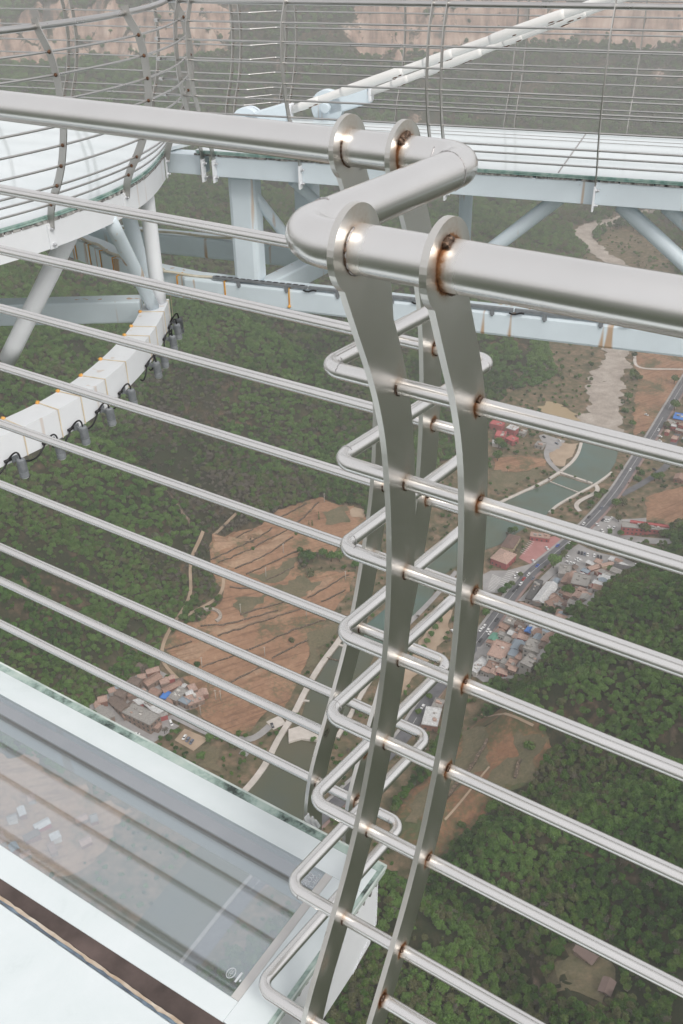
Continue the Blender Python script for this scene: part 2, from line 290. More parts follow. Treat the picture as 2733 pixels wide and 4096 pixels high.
# ------------------------------------------------------------------ object helpers
def setp(o, label=None, cat=None, group=None, kind=None):
    for k, v in (('label', label), ('category', cat), ('group', group), ('kind', kind)):
        if v: o[k] = v
    return o
def empty(name, loc, label, cat, group=None, rz=0):
    o = bpy.data.objects.new(name, None); COL.objects.link(o); o.location = Vector(loc); o.rotation_euler = (0, 0, rz); o.empty_display_size = .2
    return setp(o, label, cat, group)
class MB:
    """collects shapes for ONE mesh"""
    def __init__(s): s.v = []; s.f = []; s.sm = []; s.mi = []; s.t = []; s.n = 0; s.uv = {}
    def add(s, v, f, smooth=False, mi=0, tint=None):
        v = np.asarray(v, float).reshape(-1, 3); s.v.append(v)
        s.f += [[i+s.n for i in q] for q in f]; s.sm += [smooth]*len(f); s.mi += [mi]*len(f)
        s.t.append(np.zeros(len(v)) if tint is None else np.asarray(tint, float)); s.n += len(v)
    def box(s, o, x, y, z, mi=0):
        o, x, y, z = (np.asarray(a, float) for a in (o, x, y, z))
        v = [o, o+x, o+x+y, o+y, o+z, o+x+z, o+x+y+z, o+y+z]
        f = [(0, 3, 2, 1), (4, 5, 6, 7), (0, 1, 5, 4), (1, 2, 6, 5), (2, 3, 7, 6), (3, 0, 4, 7)]
        if np.dot(np.cross(x, y), z) < 0: f = [q[::-1] for q in f]
        s.add(v, f, False, mi)
    def cbox(s, c, sx, sy, sz, rz=0, mi=0):        # centred box, yaw rz
        x = np.array([math.cos(rz), math.sin(rz), 0]); y = np.array([-x[1], x[0], 0])
        s.box(np.asarray(c)-x*sx/2-y*sy/2-EZ*sz/2, x*sx, y*sy, EZ*sz, mi)
    def beam(s, a, b_, w, h, up=EZ, mi=0):         # box along a->b, a/b at its centre line
        a, b_ = np.asarray(a, float), np.asarray(b_, float); d = b_-a; dn = d/np.linalg.norm(d)
        y = np.cross(up, dn); y /= np.linalg.norm(y); z = np.cross(dn, y)
        s.box(a-y*w/2-z*h/2, d, y*w, z*h, mi)
    def tube(s, pts, r, n=16, cap=True, tint=None, mi=0, smooth=True):
        p = np.asarray(pts, float); k = len(p)
        t = np.gradient(p, axis=0); t /= np.linalg.norm(t, axis=1)[:, None]
        ref = EZ if abs(t[0][2]) < .9 else np.array([1.0, 0, 0])
        u = np.cross(t[0], ref); u /= np.linalg.norm(u)
        rr = np.full(k, r) if np.isscalar(r) else np.asarray(r)
        a = np.arange(n)*2*math.pi/n; V = np.zeros((k, n, 3))
        for i in range(k):
            u = u-t[i]*(u@t[i]); u /= np.linalg.norm(u); w = np.cross(t[i], u)
            V[i] = p[i]+rr[i]*(np.cos(a)[:, None]*u+np.sin(a)[:, None]*w)
        f = [(i*n+j, i*n+(j+1) % n, (i+1)*n+(j+1) % n, (i+1)*n+j) for i in range(k-1) for j in range(n)]
        tt = None if tint is None else np.repeat(tint, n)
        if cap:
            s.add(V, f, smooth, mi, tt)
            b0 = s.n-k*n
            s.f += [list(range(b0+n-1, b0-1, -1)), list(range(b0+(k-1)*n, b0+k*n))]; s.sm += [False]*2; s.mi += [mi]*2
        else: s.add(V, f, smooth, mi, tt)
    def ball(s, c, rx, ry, rz, n=8, mi=0, jit=0, axes=None):
        ax = np.eye(3) if axes is None else np.asarray(axes)
        V = []; F_ = []
        for i in range(n+1):
            th = math.pi*i/n
            for j in range(n*2):
                ph = math.pi*j/n; q = np.array([math.sin(th)*math.cos(ph)*rx, math.sin(th)*math.sin(ph)*ry, math.cos(th)*rz])
                V.append(np.asarray(c)+(q*(1+jit*(random.random()-.5)))@ax)
        m2 = n*2
        for i in range(n):
            for j in range(m2): F_.append((i*m2+j, (i+1)*m2+j, (i+1)*m2+(j+1) % m2, i*m2+(j+1) % m2))
        s.add(V, F_, True, mi)
    def prism(s, poly, down, mi=0):                # poly: 3d points, extruded by vector
        p = np.asarray(poly, float); k = len(p); q = p+np.asarray(down)
        nrm = sum(np.cross(p[i]-p[0], p[(i+1) % k]-p[0]) for i in range(k))
        f = [list(range(k)), list(range(2*k-1, k-1, -1))]+[(i+k, (i+1) % k+k, (i+1) % k, i) for i in range(k)]
        if nrm@np.asarray(down) > 0: f = [q_[::-1] for q_ in f]
        s.add(np.vstack([p, q]), f, False, mi)
    def build(s, name, mat, parent=None, bevel=0, label=None, cat=None, group=None, kind=None, loc=None, attr=False, uvtube=False):
        me = bpy.data.meshes.new(name)
        V = np.vstack(s.v)
        if loc is not None: V = V-np.asarray(loc)
        me.from_pydata(V.tolist(), [], s.f)
        me.polygons.foreach_set('use_smooth', s.sm); me.polygons.foreach_set('material_index', s.mi)
        for mm in (mat if isinstance(mat, (list, tuple)) else [mat]): me.materials.append(mm)
        if attr:
            a = me.attributes.new('tint', 'FLOAT', 'POINT'); a.data.foreach_set('value', np.concatenate(s.t))
        me.validate(); me.update()
        o = bpy.data.objects.new(name, me); COL.objects.link(o)
        if loc is not None: o.location = Vector(loc)
        if parent is not None:
            o.parent = parent
            if loc is None:                        # geometry given in world space
                o.matrix_parent_inverse = parent_inv(parent)
        if bevel:
            bv = o.modifiers.new('bevel', 'BEVEL'); bv.width = bevel; bv.segments = 2; bv.limit_method = 'ANGLE'
        return setp(o, label, cat, group, kind)
def parent_inv(p):
    mtx = Matrix.Identity(4); chain = []
    while p is not None: chain.append(p); p = p.parent
    for q in reversed(chain): mtx = mtx @ q.matrix_parent_inverse @ Matrix.LocRotScale(q.location, q.rotation_euler, q.scale)
    return mtx.inverted()
def fillet(pts, rads, seg=12, step=.03):
    """polyline with rounded corners, evenly sampled"""
    pts = [np.asarray(p, float) for p in pts]; out = []
    prev = pts[0]
    def line(a, b_):
        L = np.linalg.norm(b_-a); k = max(1, int(L/step))
        for i in range(k): out.append(a+(b_-a)*i/k)
    for i in range(1, len(pts)-1):
        a = pts[i-1]-pts[i]; c = pts[i+1]-pts[i]; a /= np.linalg.norm(a); c /= np.linalg.norm(c)
        ang = math.acos(max(-1, min(1, a@c))); R = rads[i-1]; d = R/math.tan(ang/2)
        p0 = pts[i]+a*d; p1 = pts[i]+c*d; bis = (a+c)/np.linalg.norm(a+c); cen = pts[i]+bis*R/math.sin(ang/2)
        line(prev, p0)
        u = (p0-cen)/R; w = (p1-cen)/R; om = math.acos(max(-1, min(1, u@w)))
        for j in range(seg): 
            t = j/seg; out.append(cen+R*(math.sin((1-t)*om)*u+math.sin(t*om)*w)/math.sin(om))
        prev = p1
    line(prev, pts[-1]); out.append(pts[-1])
    return np.array(out)

# ================================================================== near railing
PB = 0.524; TA, TC, TD, S2 = 0.134, 0.484, 0.364, 0.5323
PROF = np.array([[1.05, -.374], [1.169, -.618], [1.201, -.805], [1.209, -.994], [1.195, -1.188], [1.148, -1.366], [1.084, -1.555], [.990, -1.726], [.867, -1.923]])
XTRA = (.915, -1.787)
ZD = -2.0
def L3(a, s, z): return a*E1+s*E2+z*EZ
AL, AR, R_T, R_H = .800, .752, .0135, .0335
BARW, BART = .083, .0105
posts = [(PB, 0), (PB+TA, 0), (PB+TC, S2), (PB+TD, S2), (-1.25, 0), (3.35, S2)]   # a of right face, section offset

railing = empty('guard_railing', L3(PB, 1.0, -2.0), 'large foreground steel railing with an S-bend handrail and rusty welds', 'railing', 'railings of the glass skywalk')
def tint_near(path, spots):
    t = np.zeros(len(path))
    for c, amp, wd in spots:
        d = np.linalg.norm(path-c, axis=1); side = (path-c)@(-E1)
        t += amp*np.exp(-np.clip(side, 0, None)/wd)*np.exp(-np.clip(-side-.006, 0, None)/.006)
    return np.clip(t, 0, 1)
def rail_path(k):
    s, z = PROF[k]; R = .030 if k else .060
    if k == 0: pts = [L3(4.6, s+S2, z), L3(AR+.004, s+S2, z), L3(AL-.035, s, z), L3(-2.6, s, z)]
    else: pts = [L3(4.6, s+S2, z), L3(AR, s+S2, z), L3(AL, s, z), L3(-2.6, s, z)]
    p = fillet(pts, [R, R], 14, .012)
    return p
for k in range(9):
    mb = MB(); p = rail_path(k); r = R_T if k else R_H
    s, z = PROF[k]
    spots = []
    for (a, so), amp in zip(posts[:4], (.55, .16, .14, .48)):
        spots.append((L3(a, s+so, z), amp*(1 if k == 0 else random.uniform(.45, 1.15)), random.uniform(.004, .008) if k else .009))
        spots.append((L3(a, s+so, z), .15, .03))
    mb.tube(p, r, 28 if k else 20, tint=tint_near(p, spots))
    h = mb.build('handrail' if k == 0 else 'rail', M['steel'], railing, attr=True)
    # ground seams where the elbows are welded on
    for cpt, d in ((L3(AL-(.115 if k == 0 else .035), s, z), E1), (L3(AR+(.07 if k == 0 else .034), s+S2, z), E1),
                   (L3(AL, s+(.08 if k == 0 else .036), z), E2), (L3(AR, s+S2-(.08 if k == 0 else .036), z), E2)):
        if k not in (0, 1) and random.random() < .35: continue
        sb = MB(); ring = []
        y = np.cross(EZ, d); a0 = random.random()*6; a1 = a0+(5.2 if k < 2 else 3.4)
        if k == 0: cpt = cpt-(.035*E1 if abs(d@E1) > .5 and cpt@E2 < 1.3 else 0)
        # snap to the path
        cpt = p[np.argmin(np.linalg.norm(p-cpt, axis=1))]
        i_ = np.argmin(np.linalg.norm(p-cpt, axis=1)); d_ = p[min(i_+1, len(p)-1)]-p[max(i_-1, 0)]; d_ /= np.linalg.norm(d_)
        y = np.cross(EZ, d_); y /= np.linalg.norm(y); zz = np.cross(d_, y)
        for j in range(40):
            a = a0+(a1-a0)*j/39
            ring.append(cpt+(r+.0002)*(math.cos(a)*y+math.sin(a)*zz)+d_*(random.random()-.5)*.0016)
        rad = np.array([.0006+.0012*random.random() if .1 < random.random() else .0003 for _ in range(40)])*(1.0 if k == 0 else .75)
        sb.tube(ring, rad, 6); sb.build('weld_seam', M['seam'], h)
for so, a0, a1 in ((0, PB, -2.6), (S2, 4.6, PB+TC)):
    mb = MB(); p = np.linspace(L3(a0, XTRA[0]+so, XTRA[1]), L3(a1, XTRA[0]+so, XTRA[1]), 240)
    mb.tube(p, R_T, 20, tint=tint_near(p, [(L3(PB, XTRA[0], XTRA[1]), .7, .008)]))
    mb.build('rail', M['steel'], railing, attr=True)

# smooth profile through the rail points, from the eye at the handrail down to the deck bracket
def prof_at(z):
    zs = np.concatenate([[-2.30, -2.12], PROF[::-1, 1], [-.30]]); ss = np.concatenate([[.85, .852], PROF[::-1, 0], [1.02]])
    # local cubic smoothing
    return np.interp(z, zs, ss)
_zz = np.linspace(-2.30, -.374, 160)
_ss = np.array([np.mean([prof_at(z+d) for d in np.linspace(-.09, .09, 9) if z+d < -.30]) for z in _zz])
def make_post(a, so, amp, bottom):
    """curved flat bar with an eye round the handrail"""
    pst = MB(); rows = []
    zz = [z for z in _zz if z > bottom]; ss = list(_ss[len(_zz)-len(zz):])
    HR = np.array(PROF[0]); RD = .059
    # bar outline rows are perpendicular to the centre line
    for i in range(len(zz)):
        j0, j1 = max(0, i-2), min(len(zz)-1, i+2)
        t = np.array([ss[j1]-ss[j0], zz[j1]-zz[j0]]); t /= np.linalg.norm(t); n_ = np.array([t[1], -t[0]])
        w = BARW*(1.0 if zz[i] > -1.9 else max(.72, 1-(-1.9-zz[i])*.9)); cc = np.array([ss[i], zz[i]])-n_*.008
        if HR[1]-zz[i] < .045: break
        rows.append((cc-n_*w*.53, cc+n_*w*.47))
    topn = len(rows)
    # blend into the disc: rows become horizontal chords of the eye
    lastL, lastR = rows[-1]
    for th in np.linspace(-.62*math.pi/2, math.pi/2*.98, 18):
        zc = HR[1]+RD*math.sin(th); hw = RD*math.cos(th)
        Lp = np.array([HR[0]-hw, zc]); Rp = np.array([HR[0]+hw, zc])
        if Rp[0] < lastR[0] and zc < HR[1]: Rp[0] = max(Rp[0], lastR[0]-.006)
        rows.append((Lp, Rp))
    NC = 12; V = []; T = []
    junction = [np.array(PROF[k]) for k in range(9)]+([np.array(XTRA)] if amp else [])
    for (l, r) in rows:
        for c in range(NC+1):
            q = l+(r-l)*c/NC
            d = min(np.linalg.norm(q-j)-(R_T if i_ else R_H) for i_, j in enumerate(junction))
            up_ = min((np.linalg.norm((q-j)*np.array([1.3, .7]) - np.array([0, .012]))-(R_T if i_ else R_H) for i_, j in enumerate(junction)))
            T.append(min(1, .75*amp*math.exp(-max(0, d)/.004)+.20*math.exp(-max(0, up_)/.016))); V.append(L3(a, q[0]+so, q[1]))
    nr = len(rows); V = np.array(V); V2 = V+E1*BART
    A_ = lambda i, c: i*(NC+1)+c
    f = [(A_(i, c), A_(i, c+1), A_(i+1, c+1), A_(i+1, c)) for i in range(nr-1) for c in range(NC)]
    off = len(V)
    fb = [tuple(x+off for x in q[::-1]) for q in f]
    sd = []
    for i in range(nr-1):
        for c in (0, NC):
            q = (A_(i, c), A_(i+1, c), A_(i+1, c)+off, A_(i, c)+off); sd.append(q if c == 0 else q[::-1])
    for i in (0, nr-1):
        for c in range(NC):
            q = (A_(i, c), A_(i, c)+off, A_(i, c+1)+off, A_(i, c+1)); sd.append(q[::-1] if i == 0 else q)
    f = [q[::-1] for q in f]; fb = [q[::-1] for q in fb]; sd = [q[::-1] for q in sd]
    pst.add(np.vstack([V, V2]), f+fb+sd, False, 0, T+[.0]*len(T))
    o = pst.build('post', M['bar'], railing, attr=True)
    bm = bmesh.new(); bm.from_mesh(o.data); bmesh.ops.recalc_face_normals(bm, faces=bm.faces); bm.to_mesh(o.data); bm.free()
    for k in range(9+(1 if amp > .5 and so == 0 else 0)):
        s, z = PROF[k] if k < 9 else XTRA
        r = R_T if k else R_H
        if z < bottom: continue
        wb = MB(); c = L3(a-.001, s+so, z)
        if amp > .5:
            for ang in (math.radians(70), math.radians(-105)):
                for q in range(5):
                    aa = ang+(q-2)*.16+random.uniform(-.08, .08)
                    if q in (0, 4) and random.random() < .4: continue
                    wb.ball(c+(r*1.04)*(-math.cos(aa)*E2+math.sin(aa)*EZ)-E1*(.0015+.001*random.random()), r*.16+.0012, r*.17+.0012, r*.16+.001, 5, 0, .35)
                wb.build('weld_bead', M['weld'], o); wb = MB()
        else:
            ring = [c+(r+.0006)*(math.cos(q)*E2+math.sin(q)*EZ) for q in np.linspace(math.radians(150), math.radians(265), 26)]
            wb.tube(ring, np.array([.0010+.0012*random.random() for _ in ring]), 6); wb.build('weld_bead', M['weld'], o)
    return o
for i, ((a, so), amp) in enumerate(zip(posts, (1, .18, .15, 1, .18, .18))): make_post(a, so, amp, -2.27 if so == 0 else -2.16)
# white primer left on the foot of the outer post
pm = MB()
for (s, z, w, h) in ((1.352, -2.045, .02, .10), (1.372, -2.06, .018, .07), (1.39, -2.075, .014, .045)):
    pm.box(L3(PB+TC-.0025, s, z-h/2), E2*w, EZ*h-E2*.02, E1*.002)
pm.build('paint_mark', M['paint_white'], railing)

# ================================================================== near glass deck
deck = empty('glass_deck', L3(1.2, 1.0, ZD-.3), 'laminated glass floor panel with white printed border on a white steel frame at lower left', 'glass floor')
EDGE_S, END_A = 1.322, .757
gl = MB(); gl.box(L3(.870, .852, ZD-.0105), E1*4.2, E2*(1.226-.852), EZ*.0105); gl.build('glass_pane', M['glass'], deck)
fr = MB()
TH = .012
fr.box(L3(.766, 1.226, ZD-TH), E1*4.3, E2*.0730, EZ*TH)             # outer border
fr.box(L3(.766, .8, ZD-TH), E1*(.849-.766), E2*(1.226-.8), EZ*TH)   # end border
fr.prism([L3(.8492, .7985, ZD), L3(2.0, .7752, ZD), L3(5.05, .7752, ZD), L3(5.05, .852, ZD), L3(.8492, .852, ZD)], -EZ*TH)              # inner border
fr.build('printed_border', M['frit'], deck, bevel=.0015)
rm = MB(); rm.box(L3(.757, 1.2992, ZD-TH), E1*4.3, E2*.0213, EZ*(TH-.0006)); rm.box(L3(.757, .8, ZD-TH), E1*.0088, E2*(1.299-.8), EZ*(TH-.0006)); rm.build('dirty_glass_rim', M['rim'], deck)
ub = MB(); ub.box(L3(.872, 1.186, ZD-.055), E1*4.2, E2*.034, EZ*.03); ub.build('under_glass_strip', M['brownstrip'], deck)  # narrow brown-grey strip just below the glass pane
fs = MB(); fs.box(L3(.8492, .8522, ZD-TH), E1*.0206, E2*(1.2258-.8522), EZ*(TH-.0004)); fs.build('frosted_strip', M['frosted'], deck)
br = MB(); br.prism([L3(.70, .7525, ZD-.0015), L3(2.0, .7530, ZD-.0015), L3(5.0, .7530, ZD-.0015), L3(5.0, .7745, ZD-.0015), L3(2.0, .7745, ZD-.0015), L3(.70, .8010, ZD-.0015)], -EZ*.0105)
br.build('brown_joint_strip', M['brown'], deck)
# rusted silicone and tape along the joint
tp = MB(); n = 260; aa = np.linspace(.70, 5.0, n)
w0 = .7515+.0008*RNG.standard_normal(n); w1 = .7435+.0012*RNG.standard_normal(n)
V = [L3(a, w, ZD+.0006) for a, w in zip(aa, w0)]+[L3(a, w, ZD+.0012) for a, w in zip(aa, w1)]
tp.add(V, [(i, i+1, n+i+1, n+i) for i in range(n-1)]); tp.build('rusty_silicone_line', M['rusttape'], deck)
tp = MB(); w2 = .7375+.0012*RNG.standard_normal(n)
V = [L3(a, w, ZD+.0011) for a, w in zip(aa, w1-.0004)]+[L3(a, w, ZD+.0006) for a, w in zip(aa, w2)]
tp.add(V, [(i, i+1, n+i+1, n+i) for i in range(n-1)]); tp.build('dark_tape_line', M['darktape'], deck)
fl = MB(); fl.box(L3(-1.2, .15, ZD-.02), E1*6.2, E2*(.737-.15), EZ*.02); fl.build('white_floor_panel', M['frit'], deck, bevel=.002)
# pale green edge of the glass sheets: two layers
ge = MB()
for i_, (zt, ex) in enumerate(((ZD-.001, .0), (ZD-.0135, .004))):
    ge.box(L3(.757+ex-.004, EDGE_S-.0015, zt-.0105), E1*4.3, E2*(.007-ex), EZ*.0105)
    ge.box(L3(.752+ex*.6, .80, zt-.0105), E1*.0048, E2*(EDGE_S-.8018), EZ*.0105)
ge.build('glass_edge', M['glass_edge_near'], deck, bevel=.001)
se = MB()
for q in range(120):
    a = .77+q*.035+random.random()*.02
    se.box(L3(a, EDGE_S-.003, ZD-.012), E1*(.056+.03*random.random()), E2*.0056, EZ*(.0045+.004*random.random()))
se.build('sealant_bead', M['sealant'], deck)
for q in range(16):
    s = .84+q*.03; se = MB()
    se.ball(L3(.764, s, ZD-.034), .004+.003*random.random(), .009+.006*random.random(), .004+.004*random.random(), 5, 0, .4); se.build('sealant_lump', M['sealant'], deck)
# steel frame under the panel: side plate with sloping underside, outer box, inner box
pl = MB()
poly = [(1.306, -2.030), (1.300, -2.205), (1.272, -2.268), (1.185, -2.285), (.80, -2.30), (.70, -2.30), (.70, -2.034)]
pl.prism([L3(.768, s, z) for s, z in poly], E1*.012)
pl.build('end_plate', M['paint_white'], deck, bevel=.002)
ou = MB(); ou.box(L3(.782, 1.236, -2.205), E1*4.2, E2*.064, EZ*.178); ou.build('edge_beam', M['paint_white'], deck, bevel=.004)
inn = MB(); inn.box(L3(.782, .72, -2.29), E1*4.2, E2*.10, EZ*.262); inn.build('inner_beam', M['paint_white'], deck, bevel=.004)
ru = MB()
for q in range(34):
    t = q/33; P = L3(.7675, 1.304-.005*t, -2.05-.155*t); ru.ball(P, .0022, .002+.002*random.random(), .002+.003*random.random(), 4, 0, .5)
for q in range(24):
    t = q/23; P = L3(.7675, 1.298-.112*t, -2.213-.066*t); ru.ball(P, .0022, .004+.002*random.random(), .002+.002*random.random(), 4, 0, .5)
ru.build('rough_paint_edge', M['paint_white'], deck)
# etched maker's text and round mark on the glass
def text_part(name, body, loc, size, rot, parent, mat):
    cu = bpy.data.curves.new(name, 'FONT'); cu.body = body; cu.size = size; cu.align_x = 'CENTER'; cu.align_y = 'CENTER'; cu.resolution_u = 3
    o = bpy.data.objects.new(name, cu); COL.objects.link(o)
    dg = bpy.context.evaluated_depsgraph_get(); me = bpy.data.meshes.new_from_object(o.evaluated_get(dg)); bpy.data.objects.remove(o)
    o = bpy.data.objects.new(name, me); COL.objects.link(o); me.materials.clear(); me.materials.append(mat)
    o.parent = parent; o.matrix_parent_inverse = parent_inv(parent)
    o.location = Vector(loc); o.rotation_euler = (0, 0, rot); return o
ang = math.atan2(E2[1], E2[0])
text_part('etched_text', '液双', L3(.893, 1.188, ZD+.0006), .021, ang, deck, M['etch'])
text_part('etched_text', 'L-8607', L3(.876, 1.193, ZD+.0006), .015, ang, deck, M['etch'])
cc = MB(); c0 = L3(.903, .895, ZD+.0004)
ring = [c0+.0125*math.cos(q)*E2+.0095*math.sin(q)*E1 for q in np.linspace(0, 2*math.pi, 40)]
cc.tube(ring, .0009, 5, cap=False)
cc.box(L3(.880, .883, ZD), E1*.005, E2*.026, EZ*.0005); cc.box(L3(.873, .889, ZD), E1*.003, E2*.005, EZ*.0005)
cc.build('etched_mark', M['etch'], deck)
text_part('etched_text', 'CCC', L3(.903, .895, ZD+.0006), .0095, ang, deck, M['etch'])

# ================================================================== far skywalk
WD = np.array([4.72, -1.75, 0]); WD /= np.linalg.norm(WD); WN = np.array([-WD[1], WD[0], 0])
N0 = float(np.array([2.99, 8.40, 0])@WN); N1 = N0+1.95
def W3(t, n, z): return t*WD+n*WN+z*EZ
def tW(u, v, z=-2.0): return float(hz(u, v, z)@WD)
ARC = [(-5.2, 4.10), (-4.2, 5.28), (-3.2, 6.48), (-2.565, 7.272), (-2.422, 7.458), (-2.309, 7.638), (-2.208, 7.805), (-2.065, 8.096), (-1.93, 8.42), (-1.825, 8.80), (-1.772, 9.09), (-1.742, 9.40), (-1.738, 9.75), (-1.735, 10.12)]
def smooth(pts, n=90):
    p = np.array(pts, float); d = np.concatenate([[0], np.cumsum(np.linalg.norm(np.diff(p, axis=0), axis=1))])
    s = np.linspace(0, d[-1], n); q = np.stack([np.interp(s, d, p[:, i]) for i in range(p.shape[1])], 1)
    for _ in range(6): q[1:-1] = .25*q[:-2]+.5*q[1:-1]+.25*q[2:]
    return q
ARCS = smooth(ARC)
def offset_curve(q, o):           # o > 0 : outwards (towards the viewer / right)
    t = np.gradient(q, axis=0); t /= np.linalg.norm(t, axis=1)[:, None]
    return q+o*np.stack([t[:, 1], -t[:, 0]], 1)
def sweep(mb, q, o0, o1, z0, z1, mi=0):
    a, b_ = offset_curve(q, o0), offset_curve(q, o1); n = len(q); V = []
    for i in range(n): V += [(a[i][0], a[i][1], z0), (b_[i][0], b_[i][1], z0), (b_[i][0], b_[i][1], z1), (a[i][0], a[i][1], z1)]
    f = [tuple((i*4+j, i*4+(j+1) % 4, i*4+4+(j+1) % 4, i*4+4+j)) for i in range(n-1) for j in range(4)]
    f += [(3, 2, 1, 0), (n*4-4, n*4-3, n*4-2, n*4-1)]
    if (o1-o0)*(z1-z0) > 0: f = [x[::-1] for x in f]
    mb.add(V, f, False, mi)
sky_w = empty('glass_skywalk', W3(-1, N0+1, -3.65), 'pale blue steel skywalk with white glass deck and truss, crossing above the valley', 'skywalk')
T_L, T_R = -4.80, 6.5
# deck plate: walkway and rounded platform
nB = N1
dk = MB()
dk.box(W3(-12, N0+1.0, -2.035), WD*(T_R+12), WN*(nB-N0-1.0), EZ*.035)
dk.box(W3(T_L-.02, N0+.012, -2.0352), WD*(T_R-T_L), WN*(.985), EZ*.035)
poly = [(x, y) for x, y in ARCS if True]
top = [np.array([x, y, -2.0004]) for x, y in offset_curve(ARCS, -.012)]
p_end = W3(T_L-.05, N0+.99, -2.0004); p_far = W3(-12, N0+.99, -2.0004)
dk.prism(top+[p_end, p_far], -EZ*.034)
dk.build('deck_panel', M['frit_far'], sky_w)
# joints between the deck sheets
jt = MB()
for n_ in (N0+.33, N0+.36, N0+1.45, N0+1.62):
    jt.box(W3(T_L, n_, -1.9998), WD*(T_R-T_L), WN*.012, EZ*.003)
for t in (-3.1, -1.2, .7, 2.5):
    jt.box(W3(t, N0+.04, -1.9997), WD*.012, WN*1.9, EZ*.0025)
jt.build('deck_joint', M['lot'] if 'lot' in M else M['paint'], sky_w)
eg = MB()
for dz in (0, .017): eg.box(W3(T_L, N0-.006+dz*.3, -2.0145-dz), WD*(T_R-T_L), WN*.016, EZ*.0145)
for dz in (0, .017): sweep(eg, ARCS, -.012, .002+dz*.2, -2.0145-dz, -2.0005-dz)
eg.build('glass_edge', M['glass_edge'], sky_w)
sl_ = MB()
t = T_L
while t < 3.6:
    L = .03+.10*random.random(); sl_.cbox(W3(t, N0+.014, -2.043)+WN*.008, L, .03, .012+.012*random.random(), math.atan2(WD[1], WD[0])); t += L*.9
sl_.build('old_sealant', M['sealant'], sky_w); sl_ = MB()
for i in range(4, len(ARCS)-2):
    P = offset_curve(ARCS, .0)[i]; d = ARCS[i+1]-ARCS[i]
    sl_.cbox((P[0], P[1], -2.046), .05+.06*random.random(), .02, .012+.014*random.random(), math.atan2(d[1], d[0]))
sl_.build('old_sealant', M['sealant'], sky_w)
# edge beams
bt, bb = -2.052, -2.252
eb = MB(); eb.box(W3(tW(863, 600), N0+.015, bb), WD*(T_R-tW(863, 600)), WN*.20, EZ*(bt-bb)); eb.build('edge_beam', M['paint'], sky_w, bevel=.006)
eb = MB(); eb.box(W3(tW(671, 582)+.03, N0+.02, bb+.005), WD*(tW(808, 596)-tW(671, 582)-.04), WN*.20, EZ*(bt-bb-.004)); eb.build('edge_beam', M['paint'], sky_w, bevel=.006)
eb = MB(); sweep(eb, ARCS[:-2], -.22, .006, bb-.01, bt); eb.build('edge_beam', M['paint_white'], sky_w)
eb = MB(); eb.box(W3(-12, N1-.22, bb), WD*(T_R+12), WN*.20, EZ*(bt-bb)); eb.build('edge_beam', M['paint'], sky_w, bevel=.006)
for t in np.arange(-4.3, 6.4, .95):
    cb = MB(); cb.box(W3(t, N0+.22, bb+.02), WD*.10, WN*(N1-N0-.45), EZ*(bt-bb-.03)); cb.build('cross_beam', M['paint'], sky_w)
# columns and lower truss
ct, cbz = -3.395, -3.650
CH0, CH1 = N0+.14, N0+.40
col = MB(); col.box(W3(-4.575, N0+.16, ct), WD*.30, WN*.24, EZ*(bb-ct)); col.build('column', M['paint'], sky_w, bevel=.05)
tb = tW
col = MB(); a_ = hp(1190, 780, WN, N1-.30)@WD; b__ = hp(1268, 780, WN, N1-.30)@WD
col.box(W3(a_, N1-.42, ct), WD*(b__-a_), WN*.24, EZ*(bb-ct)); col.build('column', M['paint'], sky_w, bevel=.03)
# front lower chord, its curved end runs under the rounded platform
ch = MB()
lowarc = offset_curve(ARCS, -.02)
ARC2 = smooth([(-4.6, 4.20), (-3.6, 5.38), (-3.0, 6.10), (-2.639, 6.548), (-2.393, 6.855), (-2.225, 7.13), (-2.08, 7.449), (-1.93, 7.95), (-1.835, 8.40), (-1.785, 8.83), (-1.768, 9.15), (-1.775, 9.62)], 60)
ch.box(W3(-5.2, CH0, cbz), WD*(T_R+5.2), WN*.27, EZ*(ct-cbz)); ch.build('lower_chord', M['paint'], sky_w, bevel=.03)
ch = MB(); sweep(ch, ARC2, -.245, .0, cbz-.0, ct-.005); ch.build('lower_chord', M['paint_white'], sky_w)
# inner curved chord that comes in from behind the rounded platform
A0 = hz(330, 950, ct); A1 = hz(400, 975, ct); A2 = hz(484, 1025, ct); A3 = hz(560, 1105, ct); A4 = hz(640, 1108, ct)
inner = smooth([tuple(x[:2]) for x in (A0+(A0-A1)*1.0, A0, A1, A2)]+[tuple(W3(-5.75, CH0+.27, 0)[:2]), tuple(W3(-5.1, CH0+.13, 0)[:2])], 40)
ch = MB(); sweep(ch, inner, -.12, .12, cbz, ct-.003); ch.build('lower_chord', M['paint'], sky_w)
ch = MB(); ch.box(W3(-7.5, N1-.40, cbz), WD*(T_R+7.5), WN*.26, EZ*(ct-cbz)); ch.build('lower_chord', M['paint'], sky_w, bevel=.03)
# horizontal ties
tie = MB(); tie.beam(W3(-4.30, CH1-.1, ct-.13), W3(b__+.1, N1-.45, ct-.13), .20, .24); tie.build('tie_beam', M['paint'], sky_w, bevel=.02)
q0 = hz(575, 1188, ct); q1 = hz(0, 1203, ct); dq = q1-q0
tie = MB(); tie.beam(q0-EZ*.125+dq*.02, q0+dq*1.8-EZ*.125, .22, .24); tie.build('tie_beam', M['paint'], sky_w, bevel=.02)
